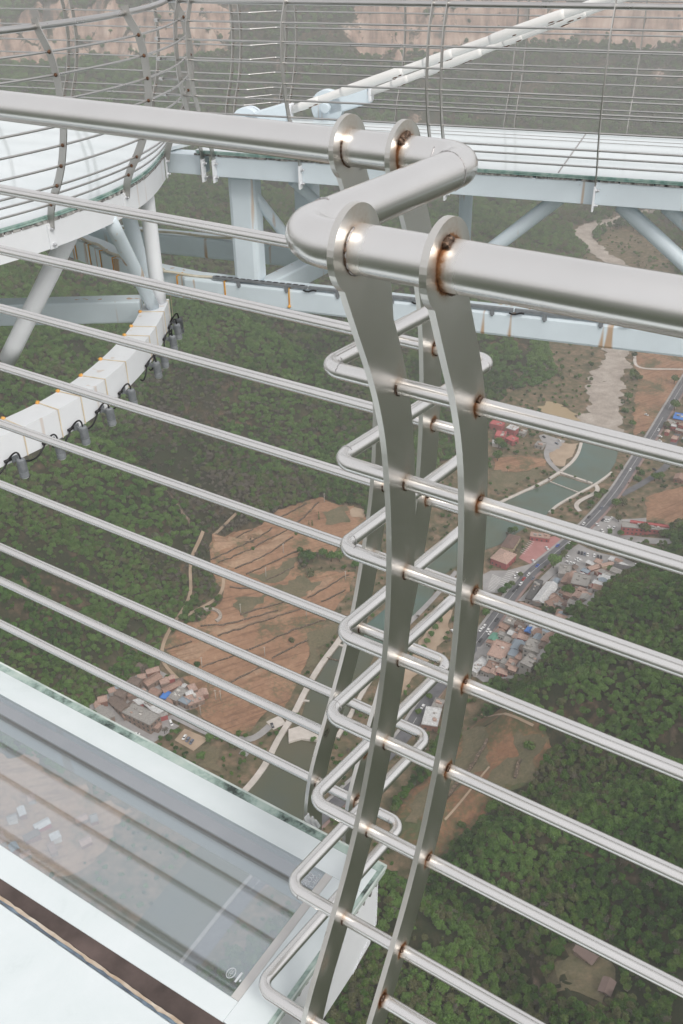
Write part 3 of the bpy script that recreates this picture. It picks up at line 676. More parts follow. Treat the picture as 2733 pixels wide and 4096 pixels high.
# node column tubes
node = np.array([-1.90, 9.42, ct])
def tubepart(name, a, b_, r, mat='paint', n=24):
    mb = MB(); mb.tube(np.linspace(a, b_, 8), r, n); return mb.build(name, M[mat], sky_w)
tubepart('column', np.array([-1.862, 9.52, bb+.01]), np.array([-1.862, 9.52, ct-.02]), .076, 'paint_white')
tubepart('column', np.array([-2.24, 10.1, bb+.01]), np.array([-2.05, 9.95, ct-.02]), .078)
tubepart('diagonal_tube', np.array([-1.995, 8.40, bb+.03]), np.array([-1.90, 9.36, ct+.01]), .066)
dpt = hp(20, 1450, E2*0+np.array([.62, -.78, 0]), float(np.array([-2.9, 6.95])@np.array([.62, -.78])))
tubepart('diagonal_tube', np.array([-2.235, 8.05, bb+.03]), hz(30, 1440, ct-.02), .080, 'paint_white')
# walkway diagonals
def wtube(u0, v0, n0, u1, v1, n1, r, ext=0.0):
    a = hp(u0, v0, WN, n0); b_ = hp(u1, v1, WN, n1); d = b_-a; tubepart('diagonal_tube', a-d*ext, b_+d*ext, r)
NM = N0+.27
wtube(1010, 772, NM, 1150, 950, NM+.3, .060, .12)
wtube(1180, 730, NM+.1, 1262, 800, NM+.3, .055, .12)
wtube(2205, 815, NM, 1960, 1002, NM, .070, .25)
wtube(2540, 870, NM, 2735, 1050, NM, .070, .3)
wtube(2690, 850, NM, 2780, 930, NM, .060, .3)
a = hp(1866, 780, WN, N1-.3)@WD; tubepart('column', W3(a, N1-.3, bb+.01), W3(a, N1-.3, ct-.02), .075)
# splice and bracket plates of the railing posts, each with bolts
def bracket(P, out, along, parent=sky_w):
    mb = MB(); mb.box(P-along*.008+EZ*(-.265), along*.016, out*.075, EZ*.22); o = mb.build('bracket_plate', M['paint_white'], parent, bevel=.002)
    for z in (-.085, -.215):
        bm_ = MB(); c = P+along*.008+out*.038+EZ*z
        bm_.tube([c, c+along*.016], .018, 6, smooth=False); bm_.tube([c+along*.016, c+along*.034], .010, 10); bm_.build('bolt', M['bolt'], o)
fp = [tW(817, 600), tW(863, 602), tW(1181, 640), float(hp(1790, 640, WN, N0)@WD)-.125, float(hp(1790, 640, WN, N0)@WD), tW(2388, 705)]
for t in fp: bracket(W3(t, N0+.012, bt+.02), -WN, WD)
def arcpoint(P):
    i = int(np.argmin(np.linalg.norm(ARCS-np.array(P)[None], axis=1))); d = ARCS[min(i+1, len(ARCS)-1)]-ARCS[max(0, i-1)]; d /= np.linalg.norm(d)
    return ARCS[i], np.array([d[0], d[1], 0]), np.array([d[1], -d[0], 0])
arcposts = [arcpoint(p) for p in ((-3.75, 5.82), (-2.31, 7.64), (-1.885, 8.58), (-1.737, 10.0))]
for P, d, o in arcposts:
    q = np.array([P[0], P[1], bt+.02]); mb = MB(); mb.box(q-d*.035+o*.006-EZ*.235, d*.07, o*.012, EZ*.20); pl_o = mb.build('bracket_plate', M['paint_white'], sky_w, bevel=.002)
    for z in (-.075, -.20):
        mb = MB(); c = q+o*.018+EZ*z; mb.tube([c, c+o*.014], .017, 6, smooth=False); mb.tube([c+o*.014, c+o*.030], .010, 10); mb.build('bolt', M['bolt'], pl_o)
# far railings
ZF = [-.655, -.81, -.96, -1.13, -1.30, -1.445, -1.60, -1.755, -1.83, -1.91]
OF = [.21, .31, .337, .344, .332, .293, .24, .16, .10, .06]
ZFr, OFr = np.array(ZF[::-1]), np.array(OF[::-1])
def far_post(parent, P, out, along, tint=.4):
    zz = np.linspace(-2.10, -.60, 40); oo = np.interp(zz, np.concatenate([[-2.12, -2.0], ZFr]), np.concatenate([[.005, .025], OFr]))
    oo[1:-1] = (oo[:-2]+oo[1:-1]*2+oo[2:])/4; oo[1:-1] = (oo[:-2]+oo[1:-1]*2+oo[2:])/4
    V = []; T = []
    for i in range(40):
        j0, j1 = max(0, i-1), min(39, i+1); tv = np.array([oo[j1]-oo[j0], zz[j1]-zz[j0]]); tv /= np.linalg.norm(tv); nv = np.array([tv[1], -tv[0]])
        for sgn in (-.033, .033):
            for h in (-.0045, .0045):
                V.append(P+out*(oo[i]+nv[0]*sgn)+EZ*(zz[i]+nv[1]*sgn)+along*h); T.append(.0)
    f = []
    for i in range(39):
        b_ = i*4
        for q in ((0, 1, 5, 4), (1, 3, 7, 5), (3, 2, 6, 7), (2, 0, 4, 6)): f.append(tuple(b_+x for x in q))
    f += [(2, 3, 1, 0), (156, 157, 159, 158)]
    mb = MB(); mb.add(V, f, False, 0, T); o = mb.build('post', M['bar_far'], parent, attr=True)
    bm = bmesh.new(); bm.from_mesh(o.data); bmesh.ops.recalc_face_normals(bm, faces=bm.faces); bm.to_mesh(o.data); bm.free()
    if tint:
        for k in range(1, 10):
            wb = MB(); c = P+out*OF[k]+EZ*ZF[k]
            for sgn in (-1, 1): wb.ball(c+along*sgn*.0065, .013, .013, .014, 5, 0, .35)
            wb.build('weld_bead', M['chip'], o)
    return o
def rail_tint(path, cs): 
    return np.clip(sum(.6*np.exp(-np.linalg.norm(path-c, axis=1)/.015) for c in cs), 0, 1)
fr_ = empty('guard_railing', W3(-1, N0, -2.0), 'straight front railing of the far walkway, between its white deck and the viewer', 'railing', 'railings of the glass skywalk')
for k in range(10):
    mb = MB(); a, b_ = W3(T_L-.12, N0-OF[k], ZF[k]), W3(T_R, N0-OF[k], ZF[k]); mb.tube(np.linspace(a, b_, 30), .024 if k == 0 else .0088, 14)
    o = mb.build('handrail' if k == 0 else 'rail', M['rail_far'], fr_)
    if k:
        mb = MB(); mb.tube([a-WD*.012, a+WD*.012], .017, 6, smooth=False); mb.ball(a-WD*.02, .014, .014, .014, 6); mb.build('end_bolt', M['rail_far'], o)
for t in fp+[4.4]: far_post(fr_, W3(t, N0-.012, 0), -WN, WD, 0)
ar = empty('guard_railing', (-1.9, 8.6, -2.0), 'curved railing around the rounded end of the skywalk at upper left', 'railing', 'railings of the glass skywalk')
for k in range(10):
    q = offset_curve(ARCS, OF[k]); mb = MB(); mb.tube(np.c_[q, np.full(len(q), ZF[k])], .024 if k == 0 else .0088, 14)
    mb.build('handrail' if k == 0 else 'rail', M['rail_far'], ar)
for P, d, o in arcposts: far_post(ar, np.array([P[0], P[1], 0])+o*.012, o, d)
bk = empty('guard_railing', W3(-1, N1, -2.0), 'straight back railing of the skywalk with a small sideways step beside the white rods', 'railing', 'railings of the glass skywalk')
tj0, tj1 = tW(1012, 440), tW(1092, 440)
for k in range(10):
    o = OF[k]; mb = MB()
    p = fillet([W3(-14, N1+o, ZF[k]), W3(tj0, N1+o, ZF[k]), W3(tj1, N1+o+.26, ZF[k]), W3(T_R, N1+o+.26, ZF[k])], [.06, .06], 6, .3)
    mb.tube(p, .024 if k == 0 else .0088, 12); mb.build('handrail' if k == 0 else 'rail', M['rail_far'], bk)
for u, v in ((87, 362), (325, 398), (352, 401), (648, 424), (944, 437), (975, 439)): far_post(bk, W3(tW(u, v), N1+.012, 0), WN, WD)
for u, v in ((1108, 450), (1148, 452), (1581, 471), (2010, 500), (2050, 503), (2500, 535)): far_post(bk, W3(tW(u, v), N1+.27, 0), WN, WD, .4 if u < 1200 else 0)
# anchor lugs and stay rods
lug = empty('rod_anchor', W3(hp(1000, 440, WN, N1)@WD, N1-.1, -2.0), 'pale blue rounded steel anchor that holds the lower ends of the two white rods', 'anchor')
def disc(parent, c, r, th, d, mat='paint', name='lug_plate'):
    mb = MB(); mb.tube([c-d*th/2, c+d*th/2], r, 40, smooth=False); return mb.build(name, M[mat], parent, bevel=.008)
cA = hp(1312, 428, WN, N1+.06); cB = hp(990, 494, WN, N1-.22)
disc(lug, cA, .19, .10, WN); disc(lug, cA-WN*.08, .055, .07, WN, 'paint', 'pin'); disc(lug, cB, .18, .10, WN); disc(lug, cB+WN*.12, .175, .04, WN)
rod_dir = None
def hp_rod(u, v, n): return hp(u, v, WN, n)
for c, (u0, v0), (u1, v1) in ((cA, (1405, 370), (1480, 372)), (cB, (1075, 430), (1158, 445))):
    a = hp(u0, v0, WN, c@WN); b_ = hp(u1, v1, WN, c@WN); d = (b_-a)
    mb = MB(); mb.beam(c, b_, .10, .20, up=EZ); mb.build('clevis_block', M['paint'], lug, bevel=.02)
    mb = MB(); mb.beam(b_-d*.02, b_+d/np.linalg.norm(d)*.03, .13, .17, up=EZ); mb.build('clevis_flange', M['paint_white'], lug, bevel=.01)
def rod(label, s0, e0, nA, nB_, segs, r):
    a = hp(s0[0], s0[1], WN, nA); b_ = hp(e0[0], e0[1], WN, nB_); d = b_-a
    root = empty('stay_rod', a, label, 'rod', 'white stay rods')
    mb = MB(); mb.tube([a+d*t for t in np.linspace(0, 1.6, 20)], r, 20); mb.build('rod', M['rod'], root)
    for t0, t1, rr in segs:
        mb = MB(); mb.tube([a+d*t0, a+d*(t0+.012), a+d*(t1-.012), a+d*t1], np.array([r*1.02, rr, rr, r*1.02]), 20); s_ = mb.build('sleeve', M['rod'], root)
        for q in range(5):
            tt = t0+(t1-t0)*random.random(); mb = MB(); dn = d/np.linalg.norm(d); y = np.cross(dn, EZ); y /= np.linalg.norm(y); z = np.cross(y, dn)
            aa = random.uniform(.6, 2.2)*-1; c = a+d*tt+(rr-.001)*(math.cos(aa)*y+math.sin(aa)*z)
            mb.ball(c, .02+.02*random.random(), .008, .006, 5, 0, .5, axes=(dn, y, z)); mb.build('rust_patch', M['chip'], s_)
rod('upper white stay rod running from the far walkway up to the right edge', (1165, 440), (2330, 30), N1-.20, N1-.55, [(.03, .115, .046), (.20, .43, .051), (.50, .60, .049), (.72, .95, .050)], .042)
rod('lower white stay rod with a thick sleeve, just below its longer twin', (1470, 375), (2400, 28), N1+.05, N1-.25, [(.12, .20, .042), (.28, .53, .050), (.62, .70, .043), (.80, .95, .046)], .038)

# floodlights strapped to the curved lower chord
lamp0 = None
lampuv = [(78, 815+1024-0), ]
LC = offset_curve(ARC2, .0)
seglen = np.concatenate([[0], np.cumsum(np.linalg.norm(np.diff(LC, axis=0), axis=1))])
def onchord(s):
    P = np.array([np.interp(s, seglen, LC[:, i]) for i in (0, 1)]); Q = np.array([np.interp(s+.02, seglen, LC[:, i]) for i in (0, 1)])-P
    Q /= np.linalg.norm(Q); return np.array([P[0], P[1], cbz]), np.array([Q[0], Q[1], 0]), np.array([Q[1], -Q[0], 0])
lampx = [(70, 1835), (205, 1745), (315, 1715), (410, 1635), (495, 1565), (605, 1470), (648, 1440), (674, 1372), (690, 1325), (700, 1285), (700, 1240), (694, 1205)]
names = ['first', 'second', 'third', 'fourth', 'fifth', 'sixth', 'seventh', 'eighth', 'ninth', 'tenth', 'eleventh', 'twelfth']
for i, (u, v) in enumerate(lampx):
    best = min(np.linspace(0, seglen[-1]-.03, 500), key=lambda s: np.hypot(*(proj(onchord(s)[0]+onchord(s)[2]*.07-EZ*.05)-np.array([u, v]))))
    P, d, o = onchord(best)
    root = empty('floodlight', P, '%s grey floodlight from the left, strapped under the curved white beam' % names[i], 'floodlight', 'floodlights along the curved beam')
    mb = MB(); c = P+o*.088-EZ*.035; ax = -EZ+o*.06; ax /= np.linalg.norm(ax)
    mb.tube([c-ax*.082, c-ax*.074, c+ax*.030, c+ax*.032, c+ax*.072, c+ax*.078], np.array([.025, .033, .033, .038, .038, .032]), 18, smooth=False)
    for q in range(22):
        an = q*2*math.pi/22; y = np.cross(ax, d); y /= np.linalg.norm(y); rdir = math.cos(an)*d+math.sin(an)*y
        mb.box(c-ax*.062+rdir*.032-np.cross(ax, rdir)*.0015, rdir*.005, np.cross(ax, rdir)*.003, ax*.086)
    b_ = mb.build('lamp_body', M['lamp_grey'], root)
    mb = MB(); mb.tube([c+ax*.076, c+ax*.084], .030, 16); mb.build('lens', M['lamp_glass'], root)
    mb = MB(); mb.box(P+o*.003-d*.03+EZ*.0, d*.06, o*.012, EZ*.05); mb.beam(P+o*.01+EZ*.02, c+EZ*.02, .035, .010, up=d); mb.build('bracket', M['lamp_grey'], root)
    cbm = MB(); h0 = c-ax*.075; mid = P+o*.06+EZ*.12+d*.05
    pth = [h0*(1-t)**2+2*t*(1-t)*(h0+EZ*.13)+t*t*(P+o*.015+EZ*.04-d*.07) for t in np.linspace(0, 1, 12)]
    nx = P-d*.32+o*.03-EZ*.0; pth2 = [pth[-1]*(1-t)**2+2*t*(1-t)*((pth[-1]+nx)/2-EZ*.12)+t*t*nx for t in np.linspace(0, 1, 12)]
    cbm.tube(pth+pth2[1:], .0075, 8); cbm.build('cable', M['black'], root)
    cn = MB(); cn.tube([pth[-1]-d*.03, pth[-1]+d*.03], .013, 10); cn.build('connector', M['black'], root)
    st = MB(); w_ = .010; dd = d*.12
    p0 = P+dd+o*.004; zt = ct-.004
    st.box(p0-d*w_/2, d*w_, o*.004, EZ*(zt-cbz+.008)); st.box(p0-d*w_/2-o*.255+EZ*(zt-cbz+.003), d*w_, o*.255, EZ*.004)
    st.build('strap', M['strap_pale'], root)
    kn = MB(); kn.ball(p0+o*.01-o*.255+EZ*(zt-cbz+.005), .02, .02, .016, 5, 0, .4); kn.build('strap_knot', M['strap'], root)
# cream conduit and light bars on the walkway's lower chord
cd = MB(); tt = np.linspace(-5.8, -4.62, 14)
cd.tube([W3(t, CH0+.05, ct+.02+.008*math.sin(t*9)) for t in tt], .016, 8)
setp(cd.build('conduit', M['conduit']), 'cream conduit pipe lying on the front lower beam left of the square column', 'conduit')
cd = MB(); cd.tube([W3(t, N1-.36, ct+.02+.006*math.sin(t*7)) for t in np.linspace(-7.0, -4.4, 24)], .016, 8)
setp(cd.build('conduit', M['conduit']), 'cream conduit pipe on the rear lower beam behind the square column', 'conduit')
q = offset_curve(inner[4:-6], .07); cd = MB(); cd.tube(np.c_[q, ct+.02+.01*np.sin(np.arange(len(q))*.8)], .018, 8)
setp(cd.build('conduit', M['conduit']), 'cream conduit winding along the inner curved beam under the rounded platform', 'conduit')
tL = float(hp(850, 1112, WN, CH0)@WD)
cur = tL; ends = [float(hp(1232, 1140, WN, CH0)@WD), float(hp(1668, 1180, WN, CH0)@WD), float(hp(2060, 1225, WN, CH0)@WD), float(hp(2510, 1278, WN, CH0)@WD), T_R-1]
lbl = ['dark light bar at the left end of the lower beam, by the square column', 'second light bar on the lower beam, partly behind the near handrail', 'third light bar on the lower beam, right of the near posts', 'fourth light bar on the lower beam, under the thick handrail', 'last light bar on the lower beam at the right edge']
for i, e in enumerate(ends):
    root = empty('light_bar', W3(cur, CH0-.0, ct+.01), lbl[i], 'light bar', 'light bars on the lower beam')
    mb = MB(); mb.box(W3(cur, CH0+.0, ct+.018), WD*(e-cur-.015), WN*.035, EZ*.032); mb.build('housing', M['lamp_grey'], root, bevel=.004)
    if i == 0:
        mb = MB()
        for q in range(14): mb.box(W3(cur+.03+q*(e-cur-.05)/14, CH0+.004, ct+.0505), WD*(e-cur)/22, WN*.026, EZ*.003)
        mb.build('led_strip', M['black'], root)
    for t in (cur+(e-cur)*.28, cur+(e-cur)*.78):
        mb = MB(); mb.box(W3(t-.022, CH0-.008, ct-.03), WD*.044, WN*.006, EZ*.05); mb.box(W3(t-.012, CH0-.012, ct-.045), WD*.024, WN*.006, EZ*.02); mb.build('clip', M['lamp_grey'], root)
    mb = MB(); mb.tube([W3(e-.05+q*.03, CH0-.014, ct+.01-.012*math.sin(q*1.1)) for q in range(6)], .009, 6); mb.build('connector', M['black'], root)
    cur = e
for (u, v), lb in (((706, 1115), 'orange strap on the front lower beam beside the left columns'), ((897, 1150), 'orange strap on the lower beam under the square column'), ((1153, 1160), 'orange strap on the lower beam left of the near S-bend')):
    t = float(hp(u, v, WN, CH0)@WD); mb = MB(); mb.box(W3(t, CH0-.006, ct-.20), WD*.018, WN*.006, EZ*.21); mb.box(W3(t, CH0-.004, ct+.004), WD*.018, WN*.14, EZ*.006)
    mb.ball(W3(t+.01, CH0-.012, ct-.19), .018, .012, .02, 5, 0, .4)
    setp(mb.build('cable_strap', M['strap']), lb, 'strap', 'orange straps')
ns = 5
for i in range(ns):
    f = (i+.6)/ns*.62+.1; P = offset_curve(inner, .125)[int(f*(len(inner)-1))]; Q = offset_curve(inner, .05)[int(f*(len(inner)-1))]
    mb = MB(); d = Q-P; d3 = np.array([d[0], d[1], 0]); d3 /= np.linalg.norm(d3); y = np.array([-d3[1], d3[0], 0])
    mb.box(np.array([P[0], P[1], cbz+.01])-y*.009, y*.018, -d3*.006, EZ*(ct-cbz)); mb.box(np.array([P[0], P[1], ct+.004])-y*.009, y*.018, d3*.10, EZ*.006)
    setp(mb.build('cable_strap', M['strap']), '%s orange strap from the left on the inner curved beam' % names[i], 'strap', 'orange straps')

# ================================================================== valley terrain
Z0 = -450.0
def vnoise(x, y, s, seed):
    x = x/s+seed*17.3; y = y/s-seed*9.1; xi = np.floor(x).astype(np.int64); yi = np.floor(y).astype(np.int64); fx = x-xi; fy = y-yi
    fx = fx*fx*(3-2*fx); fy = fy*fy*(3-2*fy)
    def h(a, b): 
        n = (a*374761393+b*668265263+seed*1442695) & 0x7fffffff; n = (n ^ (n >> 13))*1274126177 & 0x7fffffff; return ((n ^ (n >> 16)) & 0xffff)/65535.0
    return (h(xi, yi)*(1-fx)+h(xi+1, yi)*fx)*(1-fy)+(h(xi, yi+1)*(1-fx)+h(xi+1, yi+1)*fx)*fy
def fbm(x, y, s, seed, o=4): return sum(vnoise(x, y, s/2**i, seed+i)*.5**i for i in range(o))/(2-.5**(o-1))
CTRL = [  # overview reading u, v and the height above the river flat
 # valley flat
 (650,1750,0),(700,1640,0),(600,1850,0),(760,1500,0),(850,1440,0),(1130,1220,0),(1200,1190,0),(1360,1060,0),(1390,900,0),(1380,570,4),(1568,900,2),(1450,1090,1),(1380,1180,1),(1250,1310,1),(1130,1450,1),(1000,1590,1),(950,1660,1),(820,1850,1),
 (300,1640,3),(450,1700,1),(550,1640,1),(1300,1350,2),(1180,1480,2),(1390,1290,3),(1568,1200,4),(1568,1050,3),(1470,1260,3),(100,2000,0),(400,2200,0),(1350,800,0),(1480,800,2),(1200,1060,2),(1250,980,3),(1140,1000,6),(1040,1060,6),(1420,650,2),(1568,650,8),(700,1900,0),(850,1760,1),(1040,1540,1),(1200,1400,1),(1090,1520,2),(1240,1420,3),
 # fields
 (480,1400,11),(400,1480,7),(600,1300,12),(700,1180,14),(800,1100,13),(500,1220,20),(430,1330,16),(600,1450,6),(700,1330,7),(820,1220,8),(740,1420,3),(560,1540,3),(930,1180,5),(960,1080,8),
 # left hill
 (360,1500,10),(220,1560,11),(440,1180,30),(560,1090,36),(0,1520,36),(100,1420,44),(0,1200,86),(200,1250,58),(320,1150,58),(0,950,112),(250,1000,84),(400,1000,60),(550,950,58),(700,900,52),(0,700,140),(200,720,118),(400,720,92),(600,770,60),(750,860,42),(0,620,146),
 # hill across the river
 (1130,920,6),(1250,850,5),(1300,760,5),(1000,940,18),(1100,700,44),(1000,560,72),(1250,600,28),(850,700,48),(880,980,22),(1320,620,6),(900,560,72),(1130,800,22),
 # mountain behind
 (400,440,90),(0,440,120),(600,500,52),(300,300,108),(0,300,118),(784,420,62),(1100,450,45),(1200,430,24),(1330,470,6),(1500,480,12),(1568,560,10),
 (784,300,72),(1100,290,60),(1400,300,46),(1568,330,36),(0,170,165),(400,170,168),(784,160,160),(1100,150,150),(1400,150,135),(1568,150,120),(0,60,240),(400,50,250),(784,40,252),(1100,40,240),(1568,40,225),(0,-80,380),(784,-80,390),(1568,-80,370),
 # right hill
 (1480,1340,74),(1568,1310,88),(1390,1385,58),(1320,1430,42),(1250,1495,32),(1180,1555,18),(1100,1620,7),(1568,1500,90),(1480,1500,74),(1400,1600,64),(1500,1800,72),(1250,1700,42),(1300,1600,48),(1050,1800,17),(1160,1720,26),(950,1950,14),(900,2200,26),(900,2330,44),(820,2330,36),(1010,2120,24),(1100,2300,34),(1400,2200,42),(1568,2330,66),(1200,2000,34),(1568,2000,80),(1330,1990,48),(600,2330,18),(1250,2200,36),
 # outside the frame
 (-400,1500,90),(-400,1000,190),(-300,2300,20),(2000,1500,140),(2000,1000,30),(2000,2300,130),(2000,600,60),(2000,300,110),(-500,300,200),(-500,600,220),(1900,60,260),(-400,60,300)]
_cp = np.array([hz(*rO(u, v), Z0+h)[:2].tolist()+[h] for u, v, h in CTRL if v > 20]+
 [hz(*rO(u, 40), Z0+240)[:2].tolist()+[h] if False else (hz(*rO(u, 40), Z0+240)[:2]*(1.07)).tolist()+[h] for u, v, h in CTRL if v < 0]+
 [[-1800, 3600, 520], [0, 3600, 560], [1800, 3600, 520], [-1500, 1500, 330], [1800, 1700, 260], [0, -200, 60], [600, -100, 200], [-600, 0, 120], [-900, 700, 240], [1000, 700, 180], [900, 300, 220]])
_cp = _cp.astype(float)
MQ = 45.0
_D = np.sqrt(((_cp[:, None, :2]-_cp[None, :, :2])**2).sum(-1)+MQ**2)
_n = len(_cp); _A = np.zeros((_n+1, _n+1)); _A[:_n, :_n] = _D-np.eye(_n)*26.0; _A[_n, :_n] = 1; _A[:_n, _n] = 1
_w = np.linalg.solve(_A, np.append(_cp[:, 2], 0.0)); _wc = _w[-1]; _w = _w[:-1]
RIDGES = []
def seg_dist(x, y, q):
    best = np.full(x.shape, 1e9); side = np.zeros_like(x)
    for a, b_ in zip(q[:-1], q[1:]):
        d = b_-a; L2 = d@d; t = np.clip(((x-a[0])*d[0]+(y-a[1])*d[1])/L2, 0, 1)
        dx, dy = x-(a[0]+t*d[0]), y-(a[1]+t*d[1]); r = np.hypot(dx, dy); m = r < best
        best = np.where(m, r, best); side = np.where(m, np.sign(dx*a[0]+dy*a[1]), side)
    return best, side
def terrain(x, y):
    x = np.atleast_1d(np.asarray(x, float)); y = np.atleast_1d(np.asarray(y, float)); h = np.zeros_like(x)
    for i in range(0, len(x), 20000):
        sl = slice(i, i+20000)
        h[sl] = np.sqrt((x[sl, None]-_cp[None, :, 0])**2+(y[sl, None]-_cp[None, :, 1])**2+MQ**2)@_w+_wc
    d = np.hypot(x, y)
    m = np.clip((h-9)/35, 0, 1); m = m*m*(3-2*m)
    rid = 1-np.abs(2*fbm(x, y, 170, 3, 3)-1)
    h = h+m*((rid-.72)*30+(fbm(x, y, 60, 11, 3)-.5)*10)
    for q, amp, wd in RIDGES:                       # named spurs: a rounded crest with a gully behind it
        r, sd_ = seg_dist(x, y, q); h = h+amp*np.exp(-(r/wd)**2)-amp*.9*np.exp(-((r-wd*2.0)/(wd*.9))**2)*(sd_ > 0)
    far = np.clip((d-1500)/350, 0, 1)
    # cliff bands on the mountain behind
    warp = (fbm(x, y, 420, 21, 3)-.5)*70+(np.abs(fbm(x, y, 60, 25, 3)-.5))*46
    hh = h+warp; S = 150.0; q = np.floor(hh/S); f = hh/S-q; st = (q+np.clip((f-.46)/.17, 0, 1)*.80+f*.20)*S-warp
    band = np.clip((h-112)/40, 0, 1)*np.clip((fbm(x, y, 330, 31, 2)-.34)/.14, 0, 1)
    h = h*(1-far*band)+st*far*band+far*m*((1-np.abs(2*fbm(x, y, 75, 41, 3)-1))-.6)*34
    h = np.where(h < 1.0, 1.0+(h-1.0)*.15, h)
    return Z0+h
def tz(x, y): return float(terrain([x], [y])[0])
def ground_px(u, v, it=6):
    z = Z0+2
    for _ in range(it):
        P = hz(u, v, z); z = .5*z+.5*tz(P[0], P[1])
    P = hz(u, v, z); P[2] = tz(P[0], P[1]); return P
def ground_many(pts):
    z = np.full(len(pts), Z0+2.0); D = np.array([ray(u, v) for u, v in pts])
    for _ in range(7):
        P = D*(z/D[:, 2])[:, None]; z = .5*z+.5*terrain(P[:, 0], P[:, 1])
    P = D*(z/D[:, 2])[:, None]; P[:, 2] = terrain(P[:, 0], P[:, 1]); return P
for pp, amp, wd in (([(20,1000),(95,1027),(254,1075),(317,1139),(350,1195)], 17, 24), ([(330,700),(401,726),(480,745),(593,805),(690,860)], 22, 30), ([(60,560),(159,593),(317,678)], 24, 34),
     ([(840,2060),(908,2112),(1000,2187),(1040,2290)], 13, 15), ([(1200,1640),(1310,1614),(1480,1600),(1600,1640)], 11, 18), ([(1150,1960),(1300,1900),(1480,1880),(1600,1900)], 9, 16), ([(1120,690),(1180,760),(1215,850)], 14, 30)):
    RIDGES.append((ground_many([rO(*p) for p in pp])[:, :2], amp, wd))
# terrain sheet: fine near the valley, coarser far away; angles all the way past the frame
TH0, TH1, NTH = math.radians(-44), math.radians(44), 620
RR = np.concatenate([np.geomspace(140, 1500, 420), np.geomspace(1508, 1900, 44), np.linspace(1909, 2620, 170), np.geomspace(2632, 3900, 70)])
th = np.linspace(TH0, TH1, NTH); R_, T_ = np.meshgrid(RR, th, indexing='ij')
X_, Y_ = (R_*np.sin(T_)).ravel(), (R_*np.cos(T_)).ravel(); Z_ = terrain(X_, Y_)
me = bpy.data.meshes.new('hills'); nr = len(RR)
idx = (np.arange(nr-1)[:, None]*NTH+np.arange(NTH-1)[None]).ravel()
fc = np.stack([idx, idx+NTH, idx+NTH+1, idx+1], 1)
me.vertices.add(len(X_)); me.vertices.foreach_set('co', np.stack([X_, Y_, Z_], 1).ravel())
me.loops.add(fc.size); me.loops.foreach_set('vertex_index', fc.ravel().astype(np.int32))
me.polygons.add(len(fc)); me.polygons.foreach_set('loop_start', np.arange(0, fc.size, 4, dtype=np.int32)); 
me.polygons.foreach_set('use_smooth', np.ones(len(fc), bool)); me.update(calc_edges=True); me.validate()
me.materials.append(M['ground']); o = bpy.data.objects.new('hills', me); COL.objects.link(o); setp(o, kind='structure')
# base sheet to the horizon
pl_ = MB(); n = 40; V = [(0, 0, Z0-40)]
for i in range(n): V.append((9000*math.cos(2*math.pi*i/n), 9000*math.sin(2*math.pi*i/n), Z0-40))
pl_.add(V, [(0, 1+i, 1+(i+1) % n) for i in range(n)]); pl_.build('ground', M['distant'], kind='structure')

# ------------------------------------------------------------------ draped sheets on the flat
def pts_of(rd, pts): return ground_many([rd(*p) for p in pts])
def drape(name, P, mat, lift, cell=7.0, kind='structure', **kw):
    if name in ('field', 'dry_grass', 'yard', 'river_bed', 'quarry_face', 'verge'):      # ragged natural outline
        Q = []
        amp = {'field': 1.1, 'dry_grass': 2.6, 'river_bed': 2.5, 'quarry_face': 2.5}.get(name, 1.0)
        for i in range(len(P)):
            a, b_ = P[i], P[(i+1) % len(P)]; k = max(1, int(np.linalg.norm(b_-a)/2.5))
            for j in range(k):
                q = a+(b_-a)*j/k; q = q+np.array([vnoise(q[0:1], q[1:2], 9.0, 5)[0]-.5+.5*(vnoise(q[0:1], q[1:2], 4.0, 6)[0]-.5), vnoise(q[0:1], q[1:2], 9.0, 8)[0]-.5+.5*(vnoise(q[0:1], q[1:2], 4.0, 9)[0]-.5), 0])*amp*4; Q.append(q)
        P = np.array(Q)
    bm = bmesh.new(); vs = [bm.verts.new((p[0], p[1], 0)) for p in P]
    try: bm.faces.new(vs)
    except ValueError: pass
    bmesh.ops.triangulate(bm, faces=bm.faces[:])
    mn, mx = P[:, :2].min(0), P[:, :2].max(0)
    for ax in (0, 1):
        c = mn[ax]+cell
        while c < mx[ax]:
            no = (1, 0, 0) if ax == 0 else (0, 1, 0); co = (c, 0, 0) if ax == 0 else (0, c, 0)
            bmesh.ops.bisect_plane(bm, geom=bm.verts[:]+bm.edges[:]+bm.faces[:], plane_co=co, plane_no=no); c += cell
    xy = np.array([v.co[:2] for v in bm.verts]); zz = terrain(xy[:, 0], xy[:, 1])
    for v, z in zip(bm.verts, zz): v.co.z = z+lift
    for f in bm.faces:
        if f.normal.z < 0: f.normal_flip()
    bmesh.ops.recalc_face_normals(bm, faces=bm.faces)
    if sum(f.normal.z for f in bm.faces) < 0: bmesh.ops.reverse_faces(bm, faces=bm.faces)
    me = bpy.data.meshes.new(name); bm.to_mesh(me); bm.free(); me.materials.append(mat)
    o = bpy.data.objects.new(name, me); COL.objects.link(o); return setp(o, kind=kind, **kw)
def ribbon_pts(P, step=5.0):
    d = np.concatenate([[0], np.cumsum(np.hypot(*np.diff(P[:, :2], axis=0).T))]); s = np.arange(0, d[-1], step)
    q = np.stack([np.interp(s, d, P[:, i]) for i in (0, 1)], 1)
    for _ in range(8):
        if len(q) > 2: q[1:-1] = .25*q[:-2]+.5*q[1:-1]+.25*q[2:]
    return q
